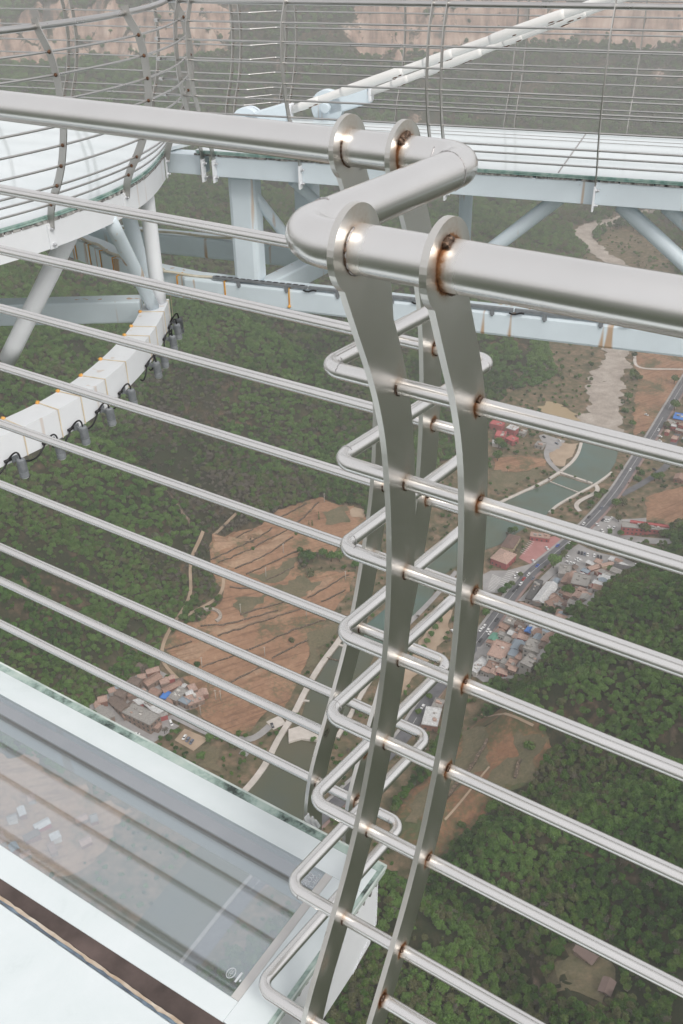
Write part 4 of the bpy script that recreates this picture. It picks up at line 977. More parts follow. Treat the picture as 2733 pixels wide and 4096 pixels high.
def ribbon(name, q, w, mat, lift, off=0, h=0, kind='structure', **kw):
    t = np.gradient(q, axis=0); t /= np.linalg.norm(t, axis=1)[:, None]; nn = np.stack([-t[:, 1], t[:, 0]], 1)
    w = np.full(len(q), w) if np.isscalar(w) else np.asarray(w)
    a = q+nn*(off-w/2)[:, None]; b_ = q+nn*(off+w/2)[:, None]; c = q+nn*off if np.isscalar(off) else q
    zc = terrain(c[:, 0], c[:, 1])+lift; n = len(q); mb = MB()
    if h == 0:
        za = np.maximum(terrain(a[:, 0], a[:, 1])+lift, zc-.5); zb = np.maximum(terrain(b_[:, 0], b_[:, 1])+lift, zc-.5)
        V = np.vstack([np.c_[a, za], np.c_[b_, zb]]); mb.add(V, [(i, i+1, n+i+1, n+i)[::-1] for i in range(n-1)])
    else:
        V = np.vstack([np.c_[a, zc+h], np.c_[b_, zc+h], np.c_[a, zc-1.5], np.c_[b_, zc-1.5]])
        f = []
        for i in range(n-1): f += [(n+i, n+i+1, i+1, i), (i, i+1, 2*n+i+1, 2*n+i), (n+i+1, n+i, 3*n+i, 3*n+i+1)]
        f += [(0, 2*n, 3*n, n), (n-1, 2*n-1, 4*n-1, 3*n-1)]
        mb.add(V, f)
    return mb.build(name, mat, kind=kind, **kw)
NOFOREST = []      # world polygons kept free of trees
def keep(P): NOFOREST.append(P[:, :2].copy()); return P

fieldP = keep(pts_of(rT, [(160,1300),(300,1130),(430,1110),(560,1000),(600,900),(500,760),(500,680),(530,530),(700,480),(860,440),(1000,330),(1290,245),(1420,300),(1500,300),(1620,420),(1400,560),(1380,640),(1130,640),(1130,745),(1500,770),(1480,900),(1240,1200),(1150,1450),(1060,1600),(1000,1760),(560,1600),(260,1430)]))
drape('field', fieldP, M['soil'], .35)
drape('field', keep(pts_of(rL, [(890,230),(1040,330),(1060,440),(1000,470),(1060,560),(1300,680),(1420,690),(1480,560),(1700,300),(1560,100),(1200,60)])), M['soil'], .50)
drape('field', keep(pts_of(rE, [(1205,110),(1568,140),(1700,150),(1700,170),(1540,360),(1420,560),(1330,690),(1190,750),(1190,600),(1240,330),(1195,230)])), M['soil'], .35)
drape('field', keep(pts_of(rE, [(1290,1200),(1700,1090),(1700,1440),(1500,1410),(1290,1390)])), M['soil'], .35)
drape('field', keep(pts_of(rE, [(150,920),(300,890),(520,920),(540,975),(330,1010),(140,1000)])), M['soil'], .4)
drape('dry_grass', keep(pts_of(rE, [(130,1010),(330,1010),(540,980),(480,1050),(130,1170)])), M['scrub'], .35)
drape('field', keep(pts_of(rE, [(560,880),(660,800),(780,800),(740,900),(640,980),(580,960)])), M['soil_pale'], .45)
# terraces of the brown slope at the right
slopeP = keep(pts_of(rO, [(1095,1655),(1150,1635),(1235,1660),(1270,1720),(1215,1800),(1140,1850),(1085,1905),(1010,1965),(925,1960),(890,1900),(930,1830),(1010,1760)]))
drape('field', slopeP, M['soil_shaded'], .5, 5)
drape('dry_grass', pts_of(rO, [(1090,1670),(1120,1720),(1080,1790),(1000,1850),(960,1900),(940,1850),(1020,1780)]), M['scrub'], .7, 5)
drape('dry_grass', pts_of(rO, [(1180,1690),(1240,1690),(1225,1780),(1150,1830),(1130,1790),(1180,1740)]), M['scrub'], .7, 5)
for i, pp in enumerate(([(1150,1815),(1128,1862),(1073,1925)], [(1195,1745),(1180,1790)], [(1120,1700),(1075,1775),(1010,1850)])):
    q = ribbon_pts(pts_of(rO, pp), 3); ribbon('terrace_bank', q+RNG.standard_normal(q.shape)*.4, 1.6+RNG.random(len(q)), M['bank'], .5, 0, 1.3, kind=None, label=['dark overgrown bank at the lower edge of the brown right slope', 'short dark bank beside the round bush of the right slope', 'long bank across the brown right slope'][i], cat='bank', group='banks on the right slope')
for pp in ([(1123,1762),(1060,1840),(1013,1892)], [(1173,1877),(1090,1925)], [(1105,1640),(1160,1650),(1230,1670)]):
    ribbon('path', ribbon_pts(pts_of(rO, pp), 4), 1.3, M['soil_pale'], .85)
keep(pts_of(rO, [(1300,2165),(1400,2165),(1440,2290),(1360,2330),(1270,2300),(1265,2220)]))
drape('dry_grass', pts_of(rO, [(1300,2170),(1390,2180),(1425,2270),(1370,2310),(1290,2290),(1275,2220)]), M['scrub'], .4, 5)
# green patches and dry grass on the terraces
for rd, pp in ((rT, [(760,800),(900,740),(1110,650),(1130,740),(1000,800),(900,850)]), (rT, [(1000,850),(1130,800),(1280,830),(1260,900),(1000,940),(880,900)]), (rT, [(640,960),(880,920),(880,1010),(720,1060),(640,1040)]),
               (rT, [(1150,1440),(1240,1200),(1330,1110),(1400,1120),(1290,1300),(1200,1470)]), (rT, [(1280,330),(1420,310),(1480,400),(1300,440)]), (rL, [(1420,690),(1500,580),(1568,520),(1620,500),(1560,640),(1470,740)]),
               (rL, [(900,850),(1060,740),(1220,800),(1180,960),(1080,960)])):
    drape('dry_grass', keep(pts_of(rd, pp)), M['scrub'], .62, 6)
drape('yard', keep(pts_of(rT, [(1470,340),(1520,315),(1600,345),(1560,390),(1500,390)])), M['soil_pale'], .7)
for pp in ([(520,640),(700,580),(870,500),(860,470),(700,520),(560,560)], [(690,735),(900,640),(1080,520),(1060,480),(900,560),(590,705)], [(460,1150),(640,1138),(980,1040),(1000,1070),(760,1140),(560,1200)], [(1190,935),(1290,888),(1390,815),(1340,800),(1220,850)], [(640,1520),(780,1450),(880,1400),(930,1420),(760,1540)], [(240,1320),(420,1250),(560,1230),(480,1330),(300,1390)]):
    drape('field', pts_of(rT, pp), M['soil_warm'], .5, 6)
walls = [[(510,680),(700,600),(870,510),(960,450)],[(560,705),(760,620),(900,545),(1080,460),(1280,268)],[(680,745),(900,650),(1100,510)],[(760,780),(900,720),(1040,655),(1130,610)],[(900,825),(1000,780),(1110,720)],[(650,870),(720,895),(860,870)],
 [(720,1065),(880,1020),(1060,965)],[(440,1145),(640,1130),(800,1085),(1000,1030)],[(560,1210),(740,1150),(900,1100),(1170,1015)],[(200,1310),(320,1270),(420,1245)],[(1180,945),(1290,900),(1400,820),(1480,780)],[(1280,975),(1400,925),(1460,880)],
 [(780,1310),(920,1245),(1090,1170),(1330,1095)],[(450,1430),(650,1360),(800,1300)],[(940,1370),(1050,1310),(1190,1240)],[(650,1540),(780,1470),(900,1410)],[(540,600),(640,560),(820,470)],[(1000,390),(1100,330),(1180,290)]]
wl = ['long stone terrace bank', 'low terrace bank of rough stone']
posn = ['in the upper left of the brown fields', 'running up to the top pole of the brown fields', 'below the long upper terraces', 'with a bend, left of the big lone tree', 'just under the big lone tree', 'short, with a corner, at the left of the fields', 'across the middle of the fields below a pole', 'starting beside the stone ring', 'below the stone ring, long and thin', 'lowest on the far left, by the footpath', 'near the right pole of the fields', 'at the right end, above the river wall', 'long, above the small round bush', 'starting at the lower left pole', 'below the small round bush', 'nearest to the village', 'short, at the very top left', 'at the top of the fields under the scrub']
for i, wpts in enumerate(walls):
    q = ribbon_pts(pts_of(rT, wpts), 4.0); t = RNG.standard_normal(q.shape)*.35
    ribbon('terrace_bank', q+t, np.where(RNG.random(len(q)) < .12, .35, .7+.7*RNG.random(len(q))), M['bank'], .3, 0, .8, kind=None, label='dark terrace bank '+posn[i], cat='bank', group='terrace banks in the brown fields')
# stone ring
ringq = ground_many([rT(500+80*math.cos(a), 1075+48*math.sin(a)) for a in np.linspace(-3.6, .9, 26)])[:, :2]
ribbon('stone_ring', ringq, 2.4, M['rubble'], .2, 0, 1.6, kind=None, label='curved stone wall around a sunken round field plot', cat='wall')
# footpaths
for pp in ([(690,360),(640,430),(520,480),(440,560),(370,640),(360,760),(385,880),(370,960),(280,1090),(210,1180),(165,1300),(140,1400),(230,1450),(330,1560)], [(600,810),(618,870),(570,960),(430,1020),(290,1100)]):
    q = ribbon_pts(pts_of(rT, pp), 5); keep(np.vstack([q+[2.2, 0], q[::-1]-[2.2, 0]])); ribbon('path', q, 2.4, M['soil_pale'], .7)
# river: gravel bed upstream, green pools, weirs
rubP = keep(pts_of(rE, [(985,90),(1165,110),(1150,260),(1110,400),(1092,560),(1112,680),(1140,760),(1000,800),(800,760),(760,640),(850,560),(858,480),(850,420),(880,330),(920,210),(975,140)]))
drape('river_bed', rubP, M['rubble'], .5, 6)
q = ribbon_pts(ground_many([(2620,840),(2500,872),(2380,900),(2330,930),(2345,970),(2385,990),(2395,1022),(2440,1035),(2480,1060),(2500,1130),(2480,1220),(2470,1330),(2470,1420)]), 8)
keep(np.vstack([q+[16, 0], q[::-1]-[16, 0]])); ribbon('river_bed', q, 20+14*RNG.random(len(q)), M['rubble'], .8)
drape('quarry_face', keep(pts_of(rE, [(480,540),(540,490),(640,500),(740,560),(790,640),(700,640),(560,600)])), M['yellowrock'], .8, 6)
def water(P, lift): return drape('water', keep(P), M['water'], lift, 9)
up = pts_of(rE, [(835,720),(800,815),(780,890),(730,950),(650,1012),(905,1106),(1000,1040),(1060,940),(1090,800),(1100,740)])
mid = pts_of(rE, [(640,1042),(575,1088),(790,1172),(885,1118)])
low = pts_of(rO, [(1262,1108),(1242,1117),(1200,1133),(1155,1152),(1110,1180),(1060,1215),(1010,1262),(950,1330),(900,1385),(840,1435),(800,1462),(870,1490),(930,1440),(985,1378),(1020,1320),(1060,1292),(1100,1268),(1145,1252),(1190,1222),(1256,1181),(1273,1161),(1330,1133)])
pool2 = pts_of(rO, [(800,1455),(745,1530),(705,1600),(690,1655),(660,1682),(745,1700),(790,1660),(815,1600),(835,1560),(870,1482)])
pool3 = pts_of(rO, [(640,1690),(625,1750),(590,1795),(545,1840),(470,1930),(330,2100),(150,2350),(280,2420),(450,2190),(590,2010),(700,1900),(735,1800),(760,1712)])
for P in (up, mid, low): water(P, .55)
for P in (pool2, pool3): drape('water', keep(P), M['water_olive'], .55, 9)
def bankline(P, name, w, label, h=.9): 
    q = ribbon_pts(P, 5); ribbon(name, q, w, M['concrete'], .4, 0, h, kind=None, label=label, cat='river wall', group='pale concrete river walls'); keep(np.vstack([q+[w*.6, 0], q[::-1]-[w*.6, 0]]))
bankline(pts_of(rE, [(800,800),(775,895),(725,955),(640,1018)]), 'river_wall', 3.0, 'pale curved river wall on the left of the upper green pool')
bankline(pts_of(rE, [(640,1018),(580,1060),(500,1105),(400,1150),(215,1235),(60,1310)]), 'river_wall', 3.0, 'pale river wall left of the lower pool, running behind the near post')
bankline(pts_of(rE, [(1030,1020),(985,1060),(905,1112),(820,1160),(720,1210),(600,1275),(545,1340)]), 'river_wall', 2.2, 'pale river wall on the right of the two small pools')
bankline(pts_of(rO, [(800,1440),(770,1485),(740,1520),(700,1588),(672,1650),(640,1692),(618,1745),(590,1790),(545,1835)]), 'river_wall', 4.0, 'broad white river wall curving below the brown fields')
bankline(pts_of(rO, [(890,1500),(850,1562),(820,1612),(800,1655),(770,1700)]), 'river_wall', 3.0, 'pale river wall behind the lower hoops, facing the brown fields')
for i, (pp, rd, lb, w) in enumerate((([(640,1022),(905,1112)], rE, 'concrete weir with a walkway between the upper pool and the narrow pool', 2.6), ([(565,1092),(800,1182)], rE, 'thin weir between the narrow pool and the lower pool', 1.0),
     ([(505,70),(665,105)], r4, 'dark thin weir across the river below the fields', .8), ([(300,400),(390,412)], r4, 'short jetty of stones reaching into the lower pool', 1.2), ([(1390,1272),(1480,1300)], rT, 'rough stone weir across the river beside the lower hoops', 1.6))):
    q = ribbon_pts(pts_of(rd, pp), 3); ribbon('weir', q, w, M['concrete'] if i != 2 else M['bank'], .5, 0, .9, kind=None, label=lb, cat='weir')
dm = pts_of(r4, [(205,640),(300,612),(400,620),(500,640)])
mb = MB()
for a, b_ in zip(dm[:-1], dm[1:]):
    mb.add([a+EZ*2.2, b_+EZ*2.2, b_+EZ*1.9+(np.array([.6, -11, 0])), a+EZ*1.9+np.array([.6, -11, 0]), a+np.array([.6, -11.4, -3.]), b_+np.array([.6, -11.4, -3.])], [(0, 1, 2, 3)[::-1], (3, 2, 5, 4)[::-1]])
setp(mb.build('dam', M['concrete']), 'stepped pale concrete dam above the brown lower pool', 'dam')
# roads
MAIN = ribbon_pts(pts_of(rO, [(1640,760),(1565,887),(1530,945),(1498,1000),(1453,1067),(1419,1122),(1380,1171),(1343,1210),(1285,1262),(1212,1320),(1154,1395),(1108,1459),(1050,1530),(1009,1577),(971,1620),(933,1691),(870,1755),(784,1834),(690,1920),(560,2060),(420,2240),(250,2480)]), 6)
keep(np.vstack([MAIN+[7, 0], MAIN[::-1]-[7, 0]]))
ribbon('road', MAIN, 9.0, M['asphalt'], .60); ribbon('road_line', MAIN, .22, M['line'], .68)
for s_ in (-1, 1): ribbon('pavement', MAIN, 2.0, M['pavered'] if s_ > 0 else M['lot'], .60, s_*5.6*np.ones(len(MAIN)), .14)
SIDE = ribbon_pts(pts_of(rO, [(1425,1137),(1455,1122),(1495,1098),(1541,1064),(1547,1006),(1565,985),(1620,930)]), 6); keep(np.vstack([SIDE+[6, 0], SIDE[::-1]-[6, 0]])); ribbon('road', SIDE, 6.5, M['asphalt'], .64)
for rd, pp, w, m_ in ((rE, [(1198,110),(1205,160),(1200,210),(1240,238),(1400,240),(1600,242)], 3.5, 'concrete'), (rE, [(640,1018),(560,950),(530,890),(540,840),(600,770)], 5, 'lot'), (rE, [(905,1112),(950,1130),(930,1170),(820,1215),(745,1255),(740,1290),(800,1315)], 4, 'concrete'),
     (rL, [(1568,600),(1420,740),(1300,690),(1170,690),(1040,640),(900,560),(760,500)], 5, 'lot'), (rL, [(1568,600),(1640,540),(1700,560)], 9, 'concrete'), (rL, [(1420,740),(1380,830),(1330,830)], 6, 'lot'),
     (rO, [(865,1500),(900,1470),(990,1380),(1050,1310)], 4, 'lot')):
    q = ribbon_pts(pts_of(rd, pp), 4); keep(np.vstack([q+[w*.7, 0], q[::-1]-[w*.7, 0]])); ribbon('path', q, w, M[m_], .66)
# paved places
for nm, rd, pp, m_ in (('red_square', rV, [(330,345),(440,215),(600,180),(650,205),(560,300),(435,400)], 'redlot'), ('car_park', rV, [(640,330),(780,240),(1100,340),(1300,420),(1240,440),(1040,400),(900,440),(660,410)], 'lot'), ('car_park', rE, [(860,1440),(960,1340),(1110,1370),(1290,1360),(1290,1390),(1110,1480),(1480,1520),(1480,1560),(1100,1530),(960,1490)], 'lot'),
    ('car_park', rV, [(60,470),(120,440),(240,440),(420,390),(440,410),(330,520),(170,610),(60,600)], 'lot'), ('forecourt', rV, [(320,670),(430,560),(560,430),(640,360),(690,400),(600,470),(520,540),(380,670)], 'lot'), ('car_park', rE, [(480,740),(520,730),(680,780),(640,840),(560,870),(530,830)], 'lot'),
    ('village_yard', rV, [(0,1000),(110,900),(230,770),(560,780),(760,800),(620,930),(520,1080),(420,1210),(250,1260),(60,1280),(-60,1200)], 'lot'), ('village_yard', rV, [(600,470),(770,380),(1040,345),(1260,420),(1180,520),(1060,570),(960,640),(840,760),(640,760),(520,700),(400,690)], 'lot'),
    ('village_yard', rL, [(120,460),(320,330),(520,200),(700,160),(960,290),(1090,360),(1060,440),(900,480),(780,560),(860,600),(640,740),(420,640)], 'lot'), ('dry_grass', rO, [(-60,1700),(80,1740),(200,1810),(300,1870),(240,1960),(60,2030),(-80,1960)], 'soil_warm'), ('parking_yard', rL, [(820,710),(900,620),(1090,700),(970,795)], 'soil_pale'), ('verge', rO, [(1000,1400),(1040,1400),(1020,1470),(950,1560),(900,1620),(880,1610),(940,1520)], 'soil_pale')):
    drape(nm, keep(pts_of(rd, pp)), M[m_], .45 if nm != 'forecourt' else .52, 7)
lnm = MB()
def bay_lines(rd, a, b_, c, d_, n):
    A, B, C, D = pts_of(rd, [a, b_, c, d_])
    for i in range(n):
        t = i/(n-1); p, q = A+(B-A)*t, C+(D-C)*t; z = max(p[2], q[2])+.56; p[2] = z; q[2] = z; lnm.beam(p, q, .35, .02)
bay_lines(rV, (130, 470), (95, 580), (200, 500), (150, 600), 12); bay_lines(rV, (420, 200), (340, 300), (455, 215), (375, 315), 9); bay_lines(rV, (250, 440), (180, 540), (300, 450), (230, 560), 9)
lnm.build('parking_lines', M['line'], kind='structure')

# ------------------------------------------------------------------ buildings
def building(rd, q, H, wall, roof, label, style='flat', storeys=0, cat='house'):
    """q: three roof corners (order round the roof) read off the photo at roof height; the fourth follows"""
    g = ground_px(*rd(*(np.mean(np.array(q)[[0, 2]], 0)))); zg = g[2]
    A, B, C = [hz(*rd(*p), zg+H) for p in q]; 
    x = B-A; y = C-B; y = y-x*(x@y)/(x@x)*.85
    gz = min(tz(*(A+x*i+y*j)[:2]) for i in (0, 1) for j in (0, 1))-1.0
    keep(np.array([A-.0*x, A+x, A+x+y, A+y])[:, :2])
    root = empty('building', (A[0]+.5*(x+y)[0], A[1]+.5*(x+y)[1], zg), label, cat, 'village houses in the valley')
    lx, ly = np.linalg.norm(x), np.linalg.norm(y); ux, uy = x/lx, y/ly
    zt = zg+H
    wb = MB(); base = np.array([A[0], A[1], gz]); wb.box(base, x, y, EZ*(zt-gz-(0.02))); o = wb.build('wall', M[wall], root)
    rb = MB(); T = np.array([A[0], A[1], zt])
    if style == 'flat':
        e = .25; rb.box(T-ux*e-uy*e, x+ux*2*e, y+uy*2*e, EZ*.25)
        for p, v, l in ((T-ux*e-uy*e, ux, lx+2*e), (T-ux*e+uy*(ly+e-.3), ux, lx+2*e)): rb.box(p+EZ*.25, v*l, uy*.3, EZ*.55)
        for p, v, l in ((T-ux*e-uy*e, uy, ly+2*e), (T+ux*(lx+e-.3)-uy*e, uy, ly+2*e)): rb.box(p+EZ*.26, ux*.3, v*l, EZ*.52)
    else:
        e = .6; along = lx >= ly; h = (ly if along else lx)*(.26 if style == 'gable' else .22)
        u, v, lu, lv = (ux, uy, lx, ly) if along else (uy, ux, ly, lx)
        p0 = T-u*e-v*e; inset = lv*.45 if style == 'hip' else 0
        a, b_, c, d = p0, p0+u*(lu+2*e), p0+u*(lu+2*e)+v*(lv+2*e), p0+v*(lv+2*e)
        r0 = p0+v*(lv/2+e)+u*inset+EZ*h; r1 = p0+v*(lv/2+e)+u*(lu+2*e-inset)+EZ*h
        V = [a, b_, c, d, r0, r1]; rb.add(V, [(0, 1, 5, 4), (2, 3, 4, 5), (3, 0, 4), (1, 2, 5), (3, 2, 1, 0)])
    ro = rb.build('roof', M[roof], root)
    bm = bmesh.new(); bm.from_mesh(ro.data); bmesh.ops.recalc_face_normals(bm, faces=bm.faces); bm.to_mesh(ro.data); bm.free()
    rr = random.Random(int(abs(A[0])*10))
    if style == 'flat' and lx > 5 and ly > 5:
        for _ in range(rr.randint(3, 6)):
            mb = MB(); s = rr.uniform(.5, 2.1); c = T+x*rr.uniform(.2, .8)+y*rr.uniform(.2, .8)+EZ*(.25+s*.35); mb.cbox(c, s*1.3, s, s*.7, math.atan2(ux[1], ux[0]))
            mb.build('roof_hut' if s > 1.6 else 'water_tank', M[rr.choice(['greywall', 'roofpink', 'whitewall', 'roofgrey'])], ro)
    # openings on the walls that face the viewer
    nS = storeys or max(1, int(H/3.1))
    for (p, v, l, nrm) in ((A, ux, lx, -uy), (A+y, ux, lx, uy), (A, uy, ly, -ux), (A+x, uy, ly, ux)):
        if nrm@np.array([0, -1, 0]) < .25: continue
        nw = max(1, int(l/3.4))
        for s in range(nS):
            for i in range(nw):
                if storeys == 0 and rr.random() < .25: continue
                z = zg+s*(H/nS)+1.0; isd = s == 0 and i == nw//2
                wm = MB(); c = np.array([p[0], p[1], 0])+v*(l*(i+.5)/nw)
                w_, h_ = (1.3, 2.1) if isd else (1.5, 1.4)
                wm.box(c-v*w_/2+nrm*.02+EZ*(z-(.9 if isd else 0)), v*w_, -nrm*.25, EZ*h_)
                wm.build('door' if isd else 'window', M['door' if isd else 'pane'], o)
    return root
B_ = building
B_(rV, [(437,660),(525,690),(648,558)], 5, 'greywall', 'roofwhite', 'long shed with a white metal roof beside the road', 'gable', cat='shed')
B_(rV, [(380,648),(435,662),(560,530)], 4, 'greywall', 'roofdark', 'narrow dark roofed shed along the white shed', 'flat', cat='shed')
B_(rV, [(525,675),(600,742),(650,652)], 8, 'cream', 'rooftile', 'yellow walled house with a cluttered pink roof', 'flat', 3)
B_(rV, [(655,692),(740,738),(808,682)], 6, 'greywall', 'roofbrown', 'wide house with a dark brown roof', 'hip')
B_(rV, [(648,522),(715,542),(762,478)], 6, 'brick', 'rooftile', 'brick house with a pink gable roof', 'gable')
B_(rV, [(722,535),(850,562),(882,482)], 10, 'brick', 'roofgrey', 'unfinished grey and brick block of three storeys', 'flat', 3)
B_(rV, [(855,552),(890,578),(940,492)], 9, 'brick', 'roofpink', 'narrow brick block with a pale pink roof', 'flat', 3)
B_(rV, [(912,560),(1022,592),(1062,492)], 9, 'brick', 'roofwhite', 'white roofed block with a dark skylight, by the wood', 'flat', 3)
B_(rV, [(1040,560),(1098,566),(1142,498)], 8, 'whitewall', 'roofwhite', 'small white roofed wing half hidden by the wood', 'flat', 2)
B_(rV, [(1040,432),(1212,468),(1232,420)], 5, 'brick', 'roofdark', 'long brick house with a dark grey roof', 'gable')
B_(rV, [(845,412),(868,434),(958,386)], 5, 'brick', 'roofpink', 'pink roofed row house behind the unfinished block', 'gable')
B_(rV, [(945,388),(962,406),(1045,378)], 5, 'cream', 'roofpink', 'pink roofed row house with yellow walls', 'gable')
B_(rV, [(900,440),(930,475),(1030,412)], 5, 'brick', 'roofpink', 'low house with a wide pale pink roof', 'gable')
B_(rV, [(628,462),(720,472),(772,410)], 4, 'greywall', 'roofgrey', 'low flat roofed garage by the car park', 'flat')
B_(rV, [(120,342),(238,388),(302,312)], 6, 'redwall', 'roofpink', 'red walled hall with a pink roof by the river', 'hip')
B_(rV, [(200,252),(285,272),(388,192)], 5, 'cream', 'roofbrown', 'pavilion with a big brown hip roof by the river', 'hip')
B_(rV, [(415,180),(560,200),(580,170)], 4, 'redwall', 'roofpink', 'long low red building at the end of the red square', 'flat')
B_(rE, [(1108,1428),(1470,1458),(1482,1420)], 7, 'redwall', 'roofgrey', 'long two storey hotel with red walls and grey roof', 'flat', 2, cat='hotel')
B_(rE, [(1170,1392),(1500,1436),(1506,1424)], 7.6, 'redwall', 'redroof', 'narrow red roofed back wing of the hotel', 'flat')
B_(rE, [(150,742),(222,752),(246,712)], 5, 'redwall', 'redroof', 'dark red cube house below the brown rail', 'flat')
B_(rE, [(236,682),(300,702),(328,676)], 6, 'redwall', 'roofwhite', 'dark red cube house with a white roof', 'flat')
B_(rE, [(230,762),(285,787),(307,750)], 4, 'redwall', 'redroof', 'small dark red annex of the cube houses', 'flat')
B_(rE, [(110,650),(200,672),(232,645)], 6, 'redwall', 'redroof', 'dark red cube house nearest the steel post', 'flat')
B_(rE, [(130,800),(200,805),(205,780)], 3, 'whitewall', 'roofwhite', 'small white hut below the red cube houses', 'flat', cat='hut')
B_(rV, [(213,822),(300,857),(332,820)], 6, 'greywall', 'roofgrey', 'pale flat roofed house beside the road bend', 'flat')
B_(rV, [(180,852),(235,880),(262,850)], 5, 'brick', 'rooftile', 'small brick house touching the pale flat roofed one', 'gable')
B_(rV, [(300,890),(355,912),(385,875)], 5, 'stone', 'rooftile', 'old stone house left of the blue roof', 'flat')
B_(rV, [(375,892),(425,912),(462,872)], 5, 'brick', 'blue', 'house with a bright blue sheet roof', 'gable')
B_(rV, [(430,906),(500,952),(535,905)], 4, 'stone', 'rooftile', 'long brown house right of the blue roof', 'gable')
B_(rV, [(100,950),(155,972),(192,930)], 3.5, 'greywall', 'green', 'shelter with a green roof at the roadside', 'gable', cat='shelter')
B_(rV, [(92,1072),(215,1112),(288,1000)], 9, 'whitewall', 'roofpink', 'large house of three storeys with pink rubble roof', 'flat', 3)
B_(rV, [(270,1018),(342,1046),(384,990)], 6, 'greywall', 'bluegrey', 'house with a blue grey sheet roof', 'gable')
B_(rV, [(363,1022),(480,1062),(532,985)], 7, 'greywall', 'roofgrey', 'grey two storey house with a roof hut', 'flat', 2)
B_(rV, [(340,1132),(420,1172),(488,1092)], 4, 'greywall', 'roofgrey', 'low grey flat roofed house at the edge of the wood', 'flat')
B_(rV, [(500,960),(560,985),(610,920)], 4, 'stone', 'rooftile', 'brown tiled house against the wood', 'gable')
B_(rV, [(610,770),(690,790),(720,750)], 5, 'brick', 'rooftile', 'brick house under the lower rail by the wood', 'gable')
B_(rV, [(-50,1178),(10,1212),(98,1115)], 5, 'whitewall', 'roofwhite', 'white flat roofed house at the steel post', 'flat')
B_(rV, [(230,1150),(290,1172),(330,1125)], 3.5, 'stone', 'roofpink', 'ruined low house with rubble around', 'flat')
B_(r4, [(1250,582),(1370,602),(1425,470)], 5, 'brick', 'roofwhite', 'white roofed house with brick walls below the road, between two posts', 'flat')
B_(r4, [(1320,460),(1390,480),(1430,400)], 4, 'stone', 'roofgrey', 'small grey hut above the white roofed house, between two posts', 'flat', cat='hut')
B_(rL, [(412,492),(625,592),(735,528)], 7, 'stone', 'roofgrey', 'big stone house with flat concrete roof in the left village', 'flat', 2)
B_(rL, [(545,396),(680,512),(762,490)], 4, 'stone', 'roofwhite', 'long low house with pale roof behind the big stone house', 'flat')
B_(rL, [(300,400),(400,482),(452,430)], 4, 'stone', 'oldtile', 'old house with a long brown tile roof', 'gable')
B_(rL, [(200,470),(290,552),(352,520)], 4, 'stone', 'roofgrey', 'grey roofed old house close to the glass edge', 'gable')
B_(rL, [(350,345),(420,370),(440,320)], 4, 'stone', 'oldtile', 'small old tiled house at the foot of the wood', 'gable')
B_(rL, [(460,250),(530,275),(560,230)], 4, 'stone', 'oldtile', 'topmost old tiled house of the left village', 'gable')
B_(rL, [(568,248),(610,280),(722,212)], 4, 'stone', 'rooftile', 'ruined courtyard house at the top of the left village', 'gable')
B_(rL, [(718,305),(742,332),(872,262)], 4, 'brick', 'rooftile', 'long narrow tiled house above the blue roof', 'gable')
B_(rL, [(706,376),(748,388),(802,340)], 4, 'stone', 'blue', 'small house with a blue roof in the left village', 'flat')
B_(rL, [(765,372),(832,402),(955,330)], 4, 'stone', 'roofgrey', 'wide flat roofed house beside the blue roof', 'flat')
B_(rL, [(836,392),(915,432),(942,400)], 4, 'stone', 'bluegrey', 'low shed with a blue grey roof in the left village', 'flat', cat='shed')
B_(rL, [(900,372),(932,437),(1042,366)], 3.6, 'stone', 'roofpink', 'walled courtyard house at the field edge', 'flat')
B_(rL, [(520,130),(570,150),(590,120)], 3, 'stone', 'oldtile', 'tiny hut above the left village under the trees', 'gable', cat='hut')
